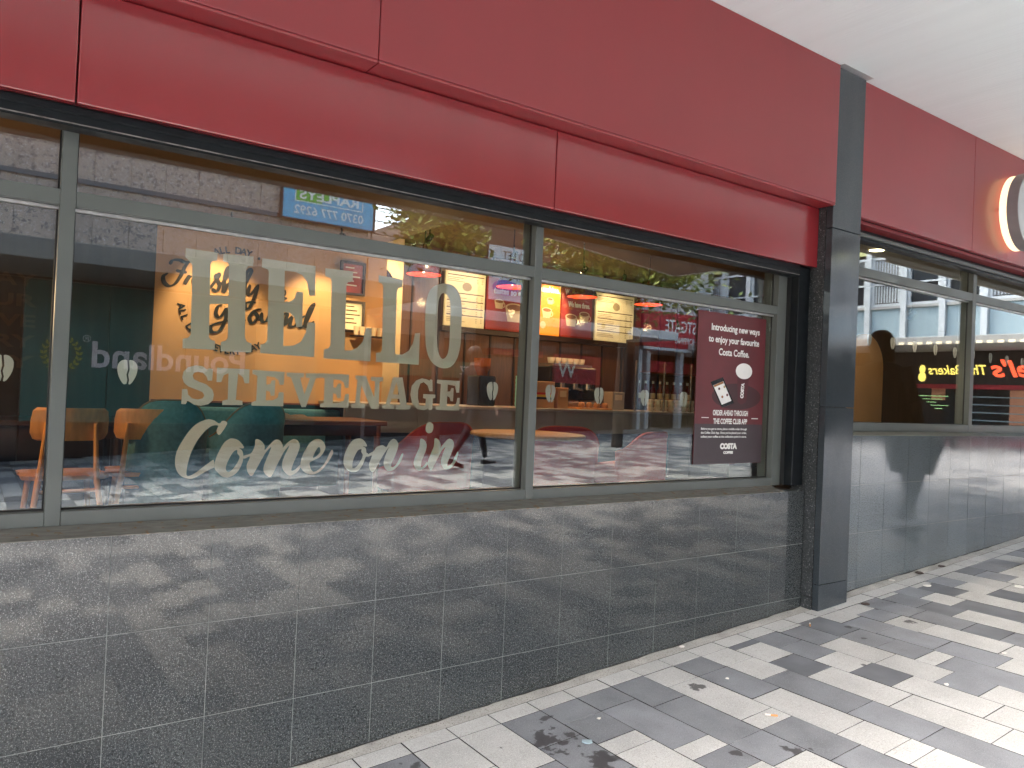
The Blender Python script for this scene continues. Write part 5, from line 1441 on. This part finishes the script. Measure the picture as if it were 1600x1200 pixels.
        cb.add(vs, fs).build('coat', coat, t, smooth=True)
        for s_ in (-1, 1):
            sl_ = MB()
            pts_ = [Vector((s_ * 0.175, 0, 1.40)), Vector((s_ * 0.25, -s_ * stride * 0.16 - 0.02, 1.12)), Vector((s_ * 0.245, -s_ * stride * 0.22 + 0.085, 0.92))]
            sl_.bar(pts_[0] * k, pts_[1] * k, 0.078 * k, 0.064 * k, 12).bar(pts_[1] * k, pts_[2] * k, 0.064 * k, 0.05 * k, 12)
            sl_.build('coat_sleeve', coat, t, smooth=True)
    return t
person('person in a long dark coat walking by the wall, mirrored in the right hand window', 6.52, -0.58, R(-90), 1.74, 0.42, 'cloth_dark', 'cloth_navy', coat='cloth_dark', hair_long=True)
person('person in dark trousers striding down the street, mirrored behind the word in', 6.05, -6.42, R(-90), 1.74, 0.62, 'cloth_dark', 'cloth_navy')

# ================================================================== SMALL LITTER ON THE PAVEMENT
def butt(lab, x, y, a, l=0.032):
    t = thing('cigarette_end', lab, 'cigarette end', (x, y, zg(x) + 0.005), 'cigarette ends on the pavement', a)
    MB().bar((0, 0, 0), (l * 0.55, 0, 0), 0.0042, n=8).build('filter', 'butt_filter', t)
    MB().bar((l * 0.551, 0, 0), (l, 0, 0.001), 0.0040, n=8).build('paper', 'butt_paper', t)
butt('orange cigarette end on the grey paver in front of the pillar', 3.88, -0.24, 0.6, 0.055)
butt('orange cigarette end on the pale paver at the lower middle of the photo', 2.80, -0.80, 2.4, 0.05)
def scrap(lab, x, y, s_, m='butt_paper', z=0.0):
    rn = random.Random(int(x * 100))
    pts_ = [(s_ * math.cos(i * 0.9) * rn.uniform(.5, 1), s_ * math.sin(i * 0.9) * rn.uniform(.4, .8)) for i in range(7)]
    o = MB().poly(pts_, None, lambda a, b: (a, b, 0.006 + 0.08 * abs(a)), lambda a, b: (a, b, 0.003)).build('litter_scrap', m, None, recalc=True, loc=(x, y, zg(x) + z))
    tag(o, lab, 'litter', 'small scraps of litter on the pavement')
scrap('white scrap on the concrete strip at the foot of the tiled wall', 3.08, -0.03, 0.022)
scrap('white speck of litter on the long grey paver', 2.94, -0.43, 0.012)
scrap('white scrap of paper at the foot of the wall right of the pillar', 5.12, -0.035, 0.032)
scrap('white scrap beside the border right of the pillar', 5.18, -0.24, 0.035)
scrap('dark dead leaf at the foot of the wall right of the pillar', 5.45, -0.05, 0.05, 'leaf_litter')
scrap('second dark dead leaf further along the wall foot', 5.75, -0.06, 0.04, 'leaf_litter')
scrap('dead leaf lying by the corner of the pillar foot', 4.50, -0.21, 0.04, 'leaf_litter')
scrap('small white scrap on the grey paver near the left stain', 2.19, -0.38, 0.013)
scrap('pale blue sweet wrapper in the black stain at the bottom', 2.02, -0.50, 0.028, 'pale_blue')
scrap('white scrap on the dark paver at the right edge', 5.62, -0.60, 0.045)
scrap('white scrap on the pale paver at the lower right', 3.68, -1.06, 0.014)
scrap('white scrap near the right side of the pavement', 4.30, -1.05, 0.016)
